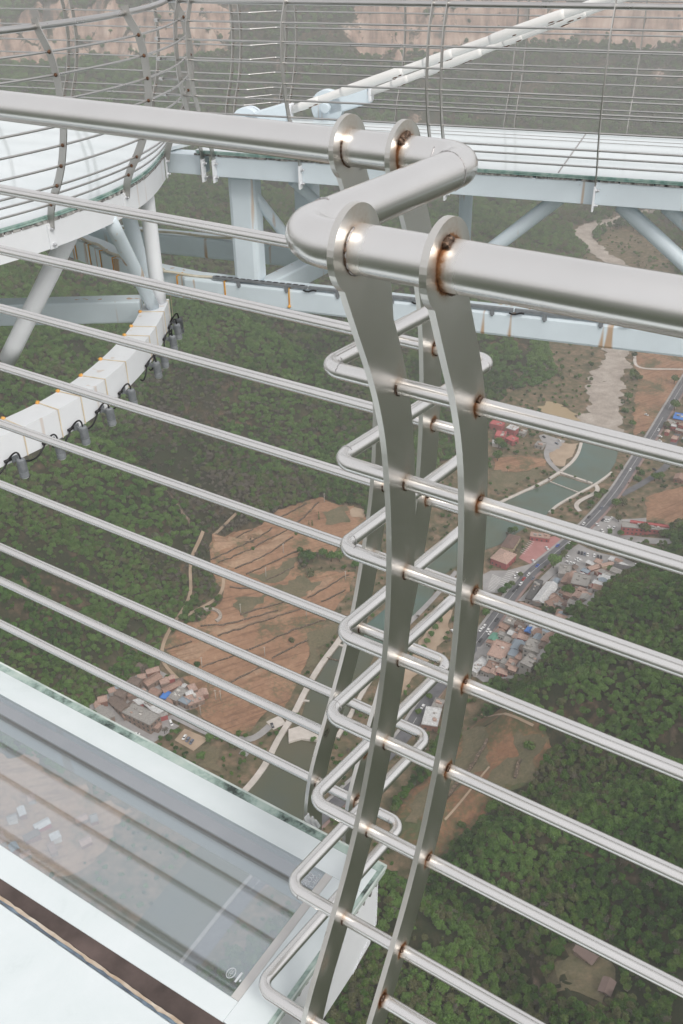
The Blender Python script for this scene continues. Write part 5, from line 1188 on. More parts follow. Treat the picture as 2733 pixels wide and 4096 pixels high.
for (rd, q, H, wl_, rf, lb, st) in ((rV, [(560,640),(600,655),(625,625)], 3, 'stone', 'rooftile', 'small tiled hut between the white shed and the yellow house', 'gable'), (rV, [(330,700),(420,730),(440,705)], 3.5, 'brick', 'roofpink', 'low pink roofed row just below the long white shed', 'gable'), (rV, [(430,740),(510,765),(530,735)], 3.5, 'stone', 'rooftile', 'low tiled row below the yellow walled house', 'gable'),
   (rV, [(740,570),(790,585),(810,560)], 4, 'brick', 'rooftile', 'small brick annex in front of the unfinished block', 'flat'), (rV, [(800,620),(860,640),(880,605)], 4, 'stone', 'roofpink', 'pale ruined house below the brick block', 'flat'), (rV, [(560,720),(600,735),(620,700)], 3, 'whitewall', 'blue', 'tiny shed with a blue sheet roof near the brown roof', 'flat'),
   (rV, [(250,900),(290,915),(310,885)], 4, 'brick', 'roofgrey', 'small grey roofed house in the middle of the lower village', 'flat'), (rV, [(150,905),(200,925),(225,895)], 3.5, 'brick', 'rooftile', 'small tiled house behind the green roofed shelter', 'gable'), (rV, [(300,1095),(340,1115),(370,1075)], 3, 'stone', 'roofpink', 'small pink roofed shed in front of the grey two storey house', 'flat'),
   (rV, [(80,1160),(180,1195),(210,1150)], 3, 'stone', 'rooftile', 'low ruined row below the large rubble roofed house', 'flat'), (rV, [(480,1000),(530,1025),(560,985)], 3, 'stone', 'oldtile', 'small dark tiled house right of the grey two storey house', 'gable'), (rV, [(590,880),(640,895),(660,860)], 3, 'brick', 'rooftile', 'small tiled house at the wood edge under the rail', 'gable'),
   (rE, [(1420,650),(1480,670),(1500,630)], 4, 'brick', 'roofgrey', 'grey roofed roadside house at the right edge', 'flat'), (rE, [(1490,610),(1568,625),(1580,580)], 5, 'brick', 'blue', 'house with a blue sheet roof at the right edge', 'flat'), (rE, [(1500,1060),(1568,1075),(1580,1040)], 4, 'brick', 'rooftile', 'brick house by the side road at the right edge', 'gable'),
   (rE, [(450,810),(510,825),(530,795)], 3, 'greywall', 'roofgrey', 'small grey hut beside the riverside lot', 'flat'), (rE, [(330,720),(370,730),(390,700)], 3, 'greywall', 'roofgrey', 'pale hut right of the red cube houses', 'flat'), (rL, [(620,600),(690,620),(720,580)], 4, 'stone', 'roofpink', 'low annex at the corner of the big stone house', 'flat'), (rL, [(440,440),(480,460),(510,420)], 3.5, 'stone', 'oldtile', 'small tiled hut behind the big stone house', 'gable'),
   (rL, [(620,330),(680,360),(710,320)], 3.5, 'stone', 'rooftile', 'tiled hut left of the small blue roof', 'gable'), (rL, [(850,290),(890,305),(915,275)], 3, 'stone', 'roofwhite', 'tiny white roofed hut by the courtyard', 'flat')):
    B_(rd, q, H, wl_, rf, lb, st)
B_(rO, [(1318,2180),(1358,2212),(1376,2190)], 3.5, 'stone', 'cabinroof', 'lone stone cabin in the clearing of the right wood', 'gable', cat='cabin')
B_(rO, [(1375,2272),(1400,2284),(1418,2258)], 3, 'stone', 'cabinroof', 'second, lower cabin in the clearing, darker roof', 'gable', cat='cabin')

# small crowded houses fill the yards between the larger ones
foot = [p.mean(0) for p in NOFOREST if len(p) == 4]; rads = [np.linalg.norm(p-p.mean(0), axis=1).max()*.78 for p in NOFOREST if len(p) == 4]
YARDS = [(pts_of(rV, [(120,890),(240,790),(560,800),(720,830),(600,920),(500,1060),(400,1190),(240,1230),(100,1240),(40,1180)]), 34, 'roadside'), (pts_of(rV, [(640,480),(780,400),(1030,370),(1200,430),(1040,560),(930,640),(820,740),(660,740),(540,700),(420,700)]), 30, 'roadside'), (pts_of(rL, [(170,470),(340,345),(540,220),(700,180),(930,290),(1060,360),(1040,420),(880,460),(760,540),(640,640),(440,560)]), 26, 'left'), (pts_of(rO, [(-40,1730),(60,1760),(150,1800),(230,1880),(190,1960),(60,2000),(-60,1940)]), 16, 'left'), (pts_of(rE, [(1400,690),(1470,560),(1600,560),(1600,780),(1500,800)]), 7, 'right')]
def small_house(c, ang, w_, d_, H, wall, roof, grp):
    z = tz(c[0], c[1]); root = empty('building', (c[0], c[1], z), {'roadside': 'small low house crowded between the larger houses of the roadside village', 'left': 'small low house or yard shed crowded into the left village', 'right': 'small low roadside house at the right edge of the photo'}[grp], 'house', {'roadside': 'small houses of the roadside village', 'left': 'small houses of the left village', 'right': 'small houses at the right edge'}[grp], ang)
    mb = MB(); mb.cbox((0, 0, H/2-.5), w_, d_, H+1); o = mb.build('wall', M[wall]); o.parent = root
    mb = MB(); e = .35
    if random.random() < .55:
        h = d_*.24; V = [(-w_/2-e, -d_/2-e, H), (w_/2+e, -d_/2-e, H), (w_/2+e, d_/2+e, H), (-w_/2-e, d_/2+e, H), (-w_/2-e, 0, H+h), (w_/2+e, 0, H+h)]
        mb.add(V, [(0, 1, 5, 4), (2, 3, 4, 5), (3, 0, 4), (1, 2, 5), (3, 2, 1, 0)])
    else:
        mb.cbox((0, 0, H+.12), w_+.5, d_+.5, .24)
        for sx in (-1, 1): mb.cbox((sx*(w_/2+.1), 0, H+.45), .28, d_+.5, .42)
        for sy in (-1, 1): mb.cbox((0, sy*(d_/2+.1), H+.449), w_-.1, .28, .41)
    o = mb.build('roof', M[roof]); o.parent = root
    mb = MB(); mb.cbox((0, -d_/2-.02, 1.0), 1.1, .16, 2.0); o = mb.build('door', M['door']); o.parent = root
    for sx in (-.3, .3):
        mb = MB(); mb.cbox((sx*w_, -d_/2-.02, 1.6), 1.1, .16, 1.1); o = mb.build('window', M['pane']); o.parent = root
for P, n, grp in YARDS:
    mn, mx = P[:, :2].min(0), P[:, :2].max(0); made = 0; tries = 0
    while made < n and tries < 900:
        tries += 1; c = np.array([random.uniform(mn[0], mx[0]), random.uniform(mn[1], mx[1])])
        w_, d_ = random.uniform(4.5, 9), random.uniform(3.5, 6); r_ = max(w_, d_)*.52
        pq = P[:, :2]; ins = False; j = len(pq)-1
        for i in range(len(pq)):
            if (pq[i][1] > c[1]) != (pq[j][1] > c[1]) and c[0] < (pq[j][0]-pq[i][0])*(c[1]-pq[i][1])/(pq[j][1]-pq[i][1])+pq[i][0]: ins = not ins
            j = i
        if not ins or any(np.hypot(*(c-f)) < r_*.85+q*.80 for f, q in zip(foot, rads)): continue
        if np.min(np.hypot(*(MAIN-c).T)) < 10: continue
        foot.append(c); rads.append(r_); made += 1
        dr = MAIN[min(len(MAIN)-1, int(np.argmin(np.hypot(*(MAIN-c).T)))+1)]-MAIN[max(0, int(np.argmin(np.hypot(*(MAIN-c).T)))-1)]
        small_house(c, math.atan2(dr[1], dr[0])+random.choice((0, math.pi/2))+random.uniform(-.12, .12)+(-.5 if grp == 'left' else 0), w_, d_, random.uniform(2.6, 4.6), random.choice(('brick', 'stone', 'greywall', 'whitewall', 'redwall')), random.choice(('roofpink', 'rooftile', 'roofgrey', 'roofwhite', 'oldtile', 'roofpink', 'bluegrey')), grp)
        keep(np.array([c+[-3, -3], c+[3, -3], c+[3, 3], c+[-3, 3]]))

# ------------------------------------------------------------------ cars
def car_mesh(kind):
    prof = [(-2.2, .35), (-2.2, .85), (-1.75, .98), (-1.2, 1.48), (.75, 1.50), (1.35, 1.02), (2.15, .85), (2.2, .35)] if kind == 'car' else [(-2.3, .35), (-2.3, 1.2), (-2.1, 1.85), (1.2, 1.85), (1.8, 1.15), (2.3, 1.0), (2.3, .35)]
    body = MB()
    if kind == 'car':
        low = [(-2.2, .3), (-2.2, .86), (-1.75, .96), (1.3, .98), (2.15, .82), (2.2, .3)]; cabin = [(-1.65, .96), (-1.15, 1.46), (.7, 1.48), (1.28, .98)]
    else:
        low = [(-2.3, .3), (-2.3, 1.15), (1.9, 1.15), (2.3, .95), (2.3, .3)]; cabin = [(-2.25, 1.15), (-2.1, 1.88), (1.15, 1.88), (1.75, 1.15)]
    body.prism([(x, -.86, z) for x, z in low], (0, 1.72, 0)); 
    roofz = max(z for _, z in cabin); 
    top = [p for p in cabin if abs(p[1]-roofz) < .06]; body.box((top[0][0], -.70, roofz-.02), (top[1][0]-top[0][0], 0, 0), (0, 1.40, 0), (0, 0, .05))
    win = MB(); win.prism([(x, -.74, z) for x, z in cabin], (0, 1.48, 0))
    wh = MB()
    for x in (-1.35, 1.35):
        for y in (-.80, .80): wh.tube([(x, y-.1, .32), (x, y+.1, .32)], .33, 12)
    return body, win, wh
protos = {}
def make_car(kind, col, P, ang, label, group):
    body, win, wh = car_mesh(kind)
    root = empty('van' if kind == 'van' else 'parked_car', (P[0], P[1], P[2]), label, 'van' if kind == 'van' else 'car', group, ang)
    key = (kind, col)
    if key not in protos:
        objs = []
        for nm, mb, mt in (('body', body, M[col]), ('windows', win, M['glassdark']), ('wheels', wh, M['black'])):
            o = mb.build(nm, mt); COL.objects.unlink(o); objs.append(o.data); bpy.data.objects.remove(o)
        protos[key] = objs
    for nm, d in zip(('body', 'window', 'wheel'), protos[key]):
        if nm == 'wheel':
            continue
        o = bpy.data.objects.new(nm, d); COL.objects.link(o); o.parent = root
    return root
roadang = lambda P: (lambda i: math.atan2(*(MAIN[min(i+1, len(MAIN)-1)]-MAIN[max(i-1, 0)])[::-1]))(int(np.argmin(np.linalg.norm(MAIN-P[:2], axis=1))))
W_, D_, BL, RD_, GR = 'carwhite', 'cardark', 'carblue', 'carred', 'cargrey'
cars = [ # reading, colour, yaw relative to the road (deg), label, lift
 (rE,1168,1003,W_,0,'white car on the main road above the fork'),(rE,952,1293,GR,0,'grey car on the road just below the fork'),(rE,857,1360,D_,0,'dark car on the road above the white one near the long hotel'),(rE,818,1410,W_,0,'white car on the road opposite the hotel car park'),
 (rV,405,475,W_,0,'white car on the road next to the red car'),(rV,345,547,W_,0,'white car on the road below the red car'),(rV,367,510,RD_,0,'red car on the main road, the only red one'),(rV,437,505,GR,0,'grey car in the right lane beside the red car'),(rV,295,597,D_,0,'dark car at the left kerb below the white cars'),(rV,320,570,D_,0,'dark car at the left kerb, upper one of two'),
 (rV,162,817,D_,0,'dark car on the road above the three white cars'),(rV,70,865,W_,0,'white car, upper left of a group of four on the road'),(rV,45,893,W_,0,'white car, lower left of a group of four on the road'),(rV,98,897,W_,0,'white car, upper right of a group of four on the road'),(rV,112,917,W_,0,'white car, lower right of a group of four on the road'),(rV,40,972,D_,0,'dark car on the road beside the green roofed shelter'),
 (rV,622,258,BL,0,'blue car on the road by the zebra crossing'),(rV,470,410,BL,0,'blue car at the kerb beside the red square'),(rV,540,277,W_,60,'white car at the top of the red square'),(rV,440,375,W_,60,'white car at the bottom corner of the red square'),(rV,715,235,W_,0,'white car on the road under the long rail'),
 (rV,782,310,D_,25,'dark car, first from the left in the long row of the middle car park'),(rV,803,315,D_,25,'dark car, second from the left in the long row of the middle car park'),(rV,825,320,GR,25,'grey car, third in the long row of the middle car park'),(rV,848,327,W_,25,'white car, fourth in the long row of the middle car park'),(rV,898,332,W_,25,'white car after the gap in the long row of the middle car park'),(rV,925,341,D_,25,'dark car, second from the right in the long row of the middle car park'),(rV,948,345,D_,25,'dark car, rightmost in the long row of the middle car park'),
 (rV,768,360,W_,-20,'white car, left of two in the middle of the car park'),(rV,787,370,W_,-20,'white car, right of two in the middle of the car park'),(rV,700,343,W_,0,'white car alone at the left of the middle car park'),(rV,697,384,W_,85,'white car, first of three behind the flat garage'),(rV,722,389,W_,85,'white car, second of three behind the flat garage'),(rV,747,397,W_,85,'white car, third of three behind the flat garage'),
 (rE,962,1382,D_,0,'dark car, leftmost in the upper row by the hotel'),(rE,985,1386,W_,0,'white car, second in the upper row by the hotel'),(rE,1004,1390,W_,0,'white car, third in the upper row by the hotel'),(rE,1028,1369,W_,0,'white car by the bush above the hotel'),(rE,918,1418,W_,60,'white car near the entrance of the hotel car park'),(rE,1007,1437,W_,0,'white car in the middle of the hotel car park'),(rE,1045,1441,W_,0,'white car close to the left end of the hotel'),(rE,956,1463,W_,50,'white car at the bottom of the hotel car park'),
 (rE,519,757,D_,60,'dark car in the small lot by the red cube houses'),(rE,635,782,W_,60,'white car in the small riverside lot'),(rE,615,806,GR,60,'grey car in the small riverside lot'),
 (rE,1290,590,W_,70,'white car on the dirt beside the gravel river bed'),(rE,1383,705,W_,0,'white car at the right kerb by the roadside houses'),(rE,1392,752,W_,80,'white car in the roadside yard, upper one'),(rE,1390,787,W_,80,'white car in the roadside yard, lower one'),(rE,1525,495,D_,60,'dark car by the bushes at the right edge'),(rE,1350,1003,D_,60,'dark car in the pale yard between the two roads'),
 (rV,1215,424,W_,60,'white van, left of two at the edge of the wood'),(rV,1243,414,W_,60,'white van, right of two at the edge of the wood'),
 (rL,900,695,W_,20,'white car in the left village yard'),(rL,927,712,GR,20,'dark blue car in the left village yard, middle of three'),(rL,955,730,GR,20,'dark blue car in the left village yard, rightmost'),(rL,795,585,W_,65,'white van beside the big stone house'),(rL,525,670,W_,120,'white car below the front of the big stone house'),
 (r4,78,602,D_,60,'dark car on the white riverside track'),(r4,1257,455,W_,0,'white car on the road between the two near posts'),(r3,1100,1235,W_,60,'white car on the verge between the near posts'),(rV,300,492,W_,30,'white car at the hedge of the left car park'),(rV,318,470,W_,30,'white car near the trees of the left car park'),(rV,432,590,W_,0,'white car in front of the dark roofed shed')]
Pc = ground_many([rd(x, y) for rd, x, y, *_ in cars])
for (rd, x, y, c, a, lb), P in zip(cars, Pc):
    P[2] += .75; make_car('van' if 'van' in lb else 'car', c, P, roadang(P)+math.radians(a), lb, 'cars in the valley')

# ------------------------------------------------------------------ poles
poles = [(rT,1303,280,'topmost utility pole of the brown fields'),(rT,897,800,'utility pole in the middle of the brown fields'),(rT,721,1055,'utility pole below the bend of the footpath'),(rT,1450,825,'utility pole at the right end of the brown fields'),(rT,452,1430,'utility pole at the lower left of the brown fields'),(rT,889,1355,'utility pole by the long lower terrace'),(rT,1018,635,'utility pole left of the big lone tree'),(rT,1178,1080,'thin utility pole near the river wall'),
 (rL,1028,515,'utility pole in front of the courtyard house'),(rL,1185,400,'right utility pole of two beside the courtyard house'),(rL,1145,395,'left utility pole of two beside the courtyard house')]
for rd, x, y, lb in poles:
    P = ground_px(*rd(x, y)); root = empty('utility_pole', P, lb, 'pole', 'utility poles in the fields')
    mb = MB(); mb.tube([P-EZ*.5, P+EZ*5, P+EZ*9.6], np.array([.24, .21, .16]), 8); mb.build('mast', M['pole'], root)
    mb = MB(); mb.beam(P+EZ*9.0-np.array([.9, .2, 0]), P+EZ*9.0+np.array([.9, .2, 0]), .16, .16); mb.build('cross_arm', M['pole'], root)

# ------------------------------------------------------------------ trees
def crown_mesh(name, kind, seed, leafmat):
    r = np.random.default_rng(seed)
    if kind == 'round': nb, R, H, Z, nl = 12, 2.6, 2.2, 3.4, 560
    elif kind == 'tall': nb, R, H, Z, nl = 12, 1.9, 3.2, 4.4, 500
    elif kind == 'bush': nb, R, H, Z, nl = 7, 2.0, 1.1, 1.0, 260
    elif kind == 'bare': nb, R, H, Z, nl = 8, 2.2, 2.2, 3.2, 190
    else: nb, R, H, Z, nl = 9, 1.2, 3.6, 4.0, 200
    mb = MB()
    cs = []
    for i in range(nb):
        d = r.normal(size=3); d /= np.linalg.norm(d); d[2] = abs(d[2])*.9-.25
        c = d*np.array([R, R, H])*.58*r.uniform(.6, 1.1); s = r.uniform(.30, .56)
        if kind == 'cone': c = np.array([r.normal()*.2, r.normal()*.2, H*(-.9+1.8*i/nb)]); s = .62*(1-i/nb)+.14
        cs.append((c+np.array([0, 0, Z]), R*s))
    per = nl//nb
    for c, s in cs:
        d = r.normal(size=(per, 3)); d /= np.linalg.norm(d, axis=1)[:, None]
        rad = s*(1-.35*r.random(per)**2)
        p = c+d*rad[:, None]*np.array([1, 1, .85])
        up = d*.8+r.normal(size=(per, 3))*.55+np.array([0, 0, .35]); up /= np.linalg.norm(up, axis=1)[:, None]
        a = np.cross(up, r.normal(size=(per, 3))); a /= np.linalg.norm(a, axis=1)[:, None]; b_ = np.cross(up, a)
        L = (.22+.24*r.random(per))*(R/2.4)*(1.0 if kind != 'bare' else .6)*1.1
        V = np.stack([p-a*L[:, None]-b_*L[:, None]*.55, p+a*L[:, None]*.25-b_*L[:, None]*.8, p+a*L[:, None]+b_*L[:, None]*.2, p+b_*L[:, None]*.8], 1).reshape(-1, 3)
        mb.add(V, [(4*i, 4*i+1, 4*i+2, 4*i+3) for i in range(per)], False, 0)
    if kind != 'bush':
        mb.tube([(0, 0, -1.5), (.05, .05, Z*.5), (.1, -.05, Z)], np.array([.24, .18, .10]), 6, mi=1)
        for _ in range(4 if kind != 'bare' else 9):
            d = r.normal(size=3); d[2] = abs(d[2]); d /= np.linalg.norm(d); mb.tube([(0, 0, Z*.6), tuple(np.array([0, 0, Z*.75])+d*R*.5), tuple(np.array([0, 0, Z*.8])+d*R*.95)], np.array([.10, .06, .02]), 4, mi=1)
    o = mb.build(name, [leafmat, M['bark']]); COL.objects.unlink(o); return o
protoT = [crown_mesh('broadleaf', 'round', s, M['leaf']) for s in (1, 2, 3)]+[crown_mesh('tall_tree', 'tall', 4, M['leaf']), crown_mesh('bush', 'bush', 5, M['leaf']), crown_mesh('bare_tree', 'bare', 6, M['leaf_dry']), crown_mesh('broadleaf', 'round', 7, M['leaf_bright'])]
# scatter over the slopes
def inside(x, y, poly):
    c = np.zeros(len(x), bool); n = len(poly); j = n-1
    bx0, by0 = poly.min(0); bx1, by1 = poly.max(0)
    m = (x > bx0) & (x < bx1) & (y > by0) & (y < by1)
    if not m.any(): return c
    xs, ys = x[m], y[m]; cc = np.zeros(len(xs), bool)
    for i in range(n):
        xi, yi = poly[i]; xj, yj = poly[j]
        if yi != yj: cc ^= ((yi > ys) != (yj > ys)) & (xs < (xj-xi)*(ys-yi)/(yj-yi)+xi)
        j = i
    c[m] = cc; return c
def scatter(d0, d1, sp, seed):
    r = np.random.default_rng(seed); A = math.radians(31)
    n = int(A*(d1**2-d0**2)/sp**2); d = np.sqrt(r.uniform(d0**2, d1**2, n)); a = r.uniform(-A, A, n); return d*np.sin(a), d*np.cos(a), r
XS, YS, SC_ = [], [], []
for d0, d1, sp, s0, s1 in ((170, 620, 2.15, .48, 1.08), (620, 1000, 2.8, .68, 1.25), (1000, 1600, 4.3, .9, 1.75), (1600, 2800, 8.0, 1.3, 2.9)):
    x, y, r = scatter(d0, d1, sp, int(d0)); XS.append(x); YS.append(y); SC_.append(r.uniform(s0, s1, len(x)))
X, Y, S_ = map(np.concatenate, (XS, YS, SC_))
Zt = terrain(X, Y)
P3 = np.stack([X, Y, Zt], 1); uv = proj(P3)
ok = (uv[:, 0] > -120) & (uv[:, 0] < 2853) & (uv[:, 1] > -160) & (uv[:, 1] < 4220)
for P in NOFOREST: ok &= ~inside(X, Y, P)
# slope: nothing grows on the cliff faces
ex = terrain(X+4, Y)-Zt; ey = terrain(X, Y+4)-Zt; slope = np.hypot(ex, ey)/4
ok &= ~((slope > np.where(np.hypot(X, Y) > 1500, 1.05, 1.5)) & (RNG.random(len(X)) < .93))
h_ = Zt-Z0
# thinner, drier wood low on the left slope; open scrub on the flat
dry = fbm(X, Y, 130, 51, 3); u_, v_ = uv[:, 0]*.57375, uv[:, 1]*.57375
dryzone = np.clip(1-np.abs(u_-560)/330, 0, 1)*np.clip((v_-760)/160, 0, 1)*np.clip((1400-v_)/120, 0, 1)
thin = np.clip((dry-.40)*2.6, 0, 1)*dryzone
flat = (h_ < 7); ok &= ~(flat & (RNG.random(len(X)) < .90)); ok &= ~(RNG.random(len(X)) < thin*.72)
ok &= ~((fbm(X, Y, 45, 61, 2) > .74) & (RNG.random(len(X)) < .8))
X, Y, Zt, S_, thin, uv, dryzone, flat = (a[ok] for a in (X, Y, Zt, S_, thin, uv, dryzone, flat))
vid = RNG.integers(0, 4, len(X))
rb_ = RNG.random(len(X)); pat = fbm(X, Y, 150, 71, 3)
vid[rb_ < .10] = 4; vid[(rb_ > .90)] = 5
vid[(RNG.random(len(X)) < np.clip(thin+dryzone*.35, 0, .6))] = 5
rdg = np.min([seg_dist(X, Y, q)[0]/w_ for q, a_, w_ in RIDGES], axis=0)
vid[(pat > .60) & (RNG.random(len(X)) < .45)] = 6; vid[(rdg < 1.5) & (RNG.random(len(X)) < .62)] = 6  # brighter leaves along spurs: light catching the crests put into foliage colour
vid[(uv[:, 0]*.57375 < 440) & (dryzone < .25) & (RNG.random(len(X)) < .38)] = 6
S_[flat] *= .7
print('trees', len(X))
# the 300 that show largest stand as trees of their own
fr_in = (uv[:, 0] > 0) & (uv[:, 0] < 2733) & (uv[:, 1] > 0) & (uv[:, 1] < 4096)
size = np.where(fr_in, S_/np.linalg.norm(np.stack([X, Y, Zt], 1), axis=1), 0)*np.where(vid == 4, .5, 1.0)
# skip those behind the near glass deck and the white end plate
big = np.argsort(-size)[:300]
isbig = np.zeros(len(X), bool); isbig[big] = True
lab = {0: 'round dark green tree in the dense wood below the right-hand rails', 3: 'tall narrow green tree in the dense wood below the right-hand rails', 4: 'low green bush in the dense wood below the right-hand rails', 5: 'thin greyish half bare tree among the green wood below the right-hand rails', 6: 'fresh bright green tree in the dense wood below the right-hand rails'}
for i in big:
    d = protoT[vid[i]].data; nm = {4: 'bush', 5: 'bare_tree'}.get(int(vid[i]), 'tree')
    o = bpy.data.objects.new(nm, d); COL.objects.link(o); o.location = (X[i], Y[i], Zt[i]-.2); s = S_[i]; o.scale = (s*random.uniform(.8, 1.25), s, s*random.uniform(.65, 1.45)); o.rotation_euler = (random.gauss(0, .12), 0, random.random()*6.28)
    setp(o, lab[0 if vid[i] < 3 else int(vid[i])], 'bush' if vid[i] == 4 else 'tree', 'nearest trees of the right-hand wood')
X, Y, Zt, S_, vid = (a[~isbig] for a in (X, Y, Zt, S_, vid))
me = bpy.data.meshes.new('forest'); me.vertices.add(len(X)); me.vertices.foreach_set('co', np.stack([X, Y, Zt-.2], 1).ravel())
for nm, ty, dat in (('sz', 'FLOAT', S_), ('rz', 'FLOAT', RNG.random(len(X))*6.283), ('tx', 'FLOAT', RNG.normal(0, .13, len(X))), ('sx', 'FLOAT', S_*RNG.uniform(.8, 1.25, len(X))), ('zz', 'FLOAT', S_*RNG.uniform(.65, 1.45, len(X))), ('vid', 'INT', vid.astype(np.int32))):
    a = me.attributes.new(nm, ty, 'POINT'); a.data.foreach_set('value', dat)
fo = bpy.data.objects.new('forest', me); COL.objects.link(fo); setp(fo, kind='stuff', label='dense green wood covering the valley slopes', cat='forest')
ng = bpy.data.node_groups.new('forest_scatter', 'GeometryNodeTree'); ng.interface.new_socket('Geometry', in_out='INPUT', socket_type='NodeSocketGeometry'); ng.interface.new_socket('Geometry', in_out='OUTPUT', socket_type='NodeSocketGeometry')
gi, go = ng.nodes.new('NodeGroupInput'), ng.nodes.new('NodeGroupOutput'); iop = ng.nodes.new('GeometryNodeInstanceOnPoints')
g2i = ng.nodes.new('GeometryNodeGeometryToInstance')
for p in reversed(protoT):
    oi = ng.nodes.new('GeometryNodeObjectInfo'); oi.inputs['Object'].default_value = p; oi.inputs['As Instance'].default_value = True; ng.links.new(oi.outputs['Geometry'], g2i.inputs[0])
def named(nm, ty):
    n = ng.nodes.new('GeometryNodeInputNamedAttribute'); n.data_type = ty; n.inputs[0].default_value = nm; return [o for o in n.outputs if o.enabled and o.name == 'Attribute'][0]
ng.links.new(gi.outputs[0], iop.inputs['Points']); ng.links.new(g2i.outputs[0], iop.inputs['Instance']); iop.inputs['Pick Instance'].default_value = True
ng.links.new(named('vid', 'INT'), iop.inputs['Instance Index']); cs_ = ng.nodes.new('ShaderNodeCombineXYZ'); [ng.links.new(named(a_, 'FLOAT'), cs_.inputs[i_]) for i_, a_ in enumerate(('sx', 'sz', 'zz'))]; ng.links.new(cs_.outputs[0], iop.inputs['Scale'])
cx_ = ng.nodes.new('ShaderNodeCombineXYZ'); ng.links.new(named('rz', 'FLOAT'), cx_.inputs[2]); ng.links.new(named('tx', 'FLOAT'), cx_.inputs[0]); ng.links.new(cx_.outputs[0], iop.inputs['Rotation'])
ng.links.new(iop.outputs[0], go.inputs[0]); md = fo.modifiers.new('scatter', 'NODES'); md.node_group = ng
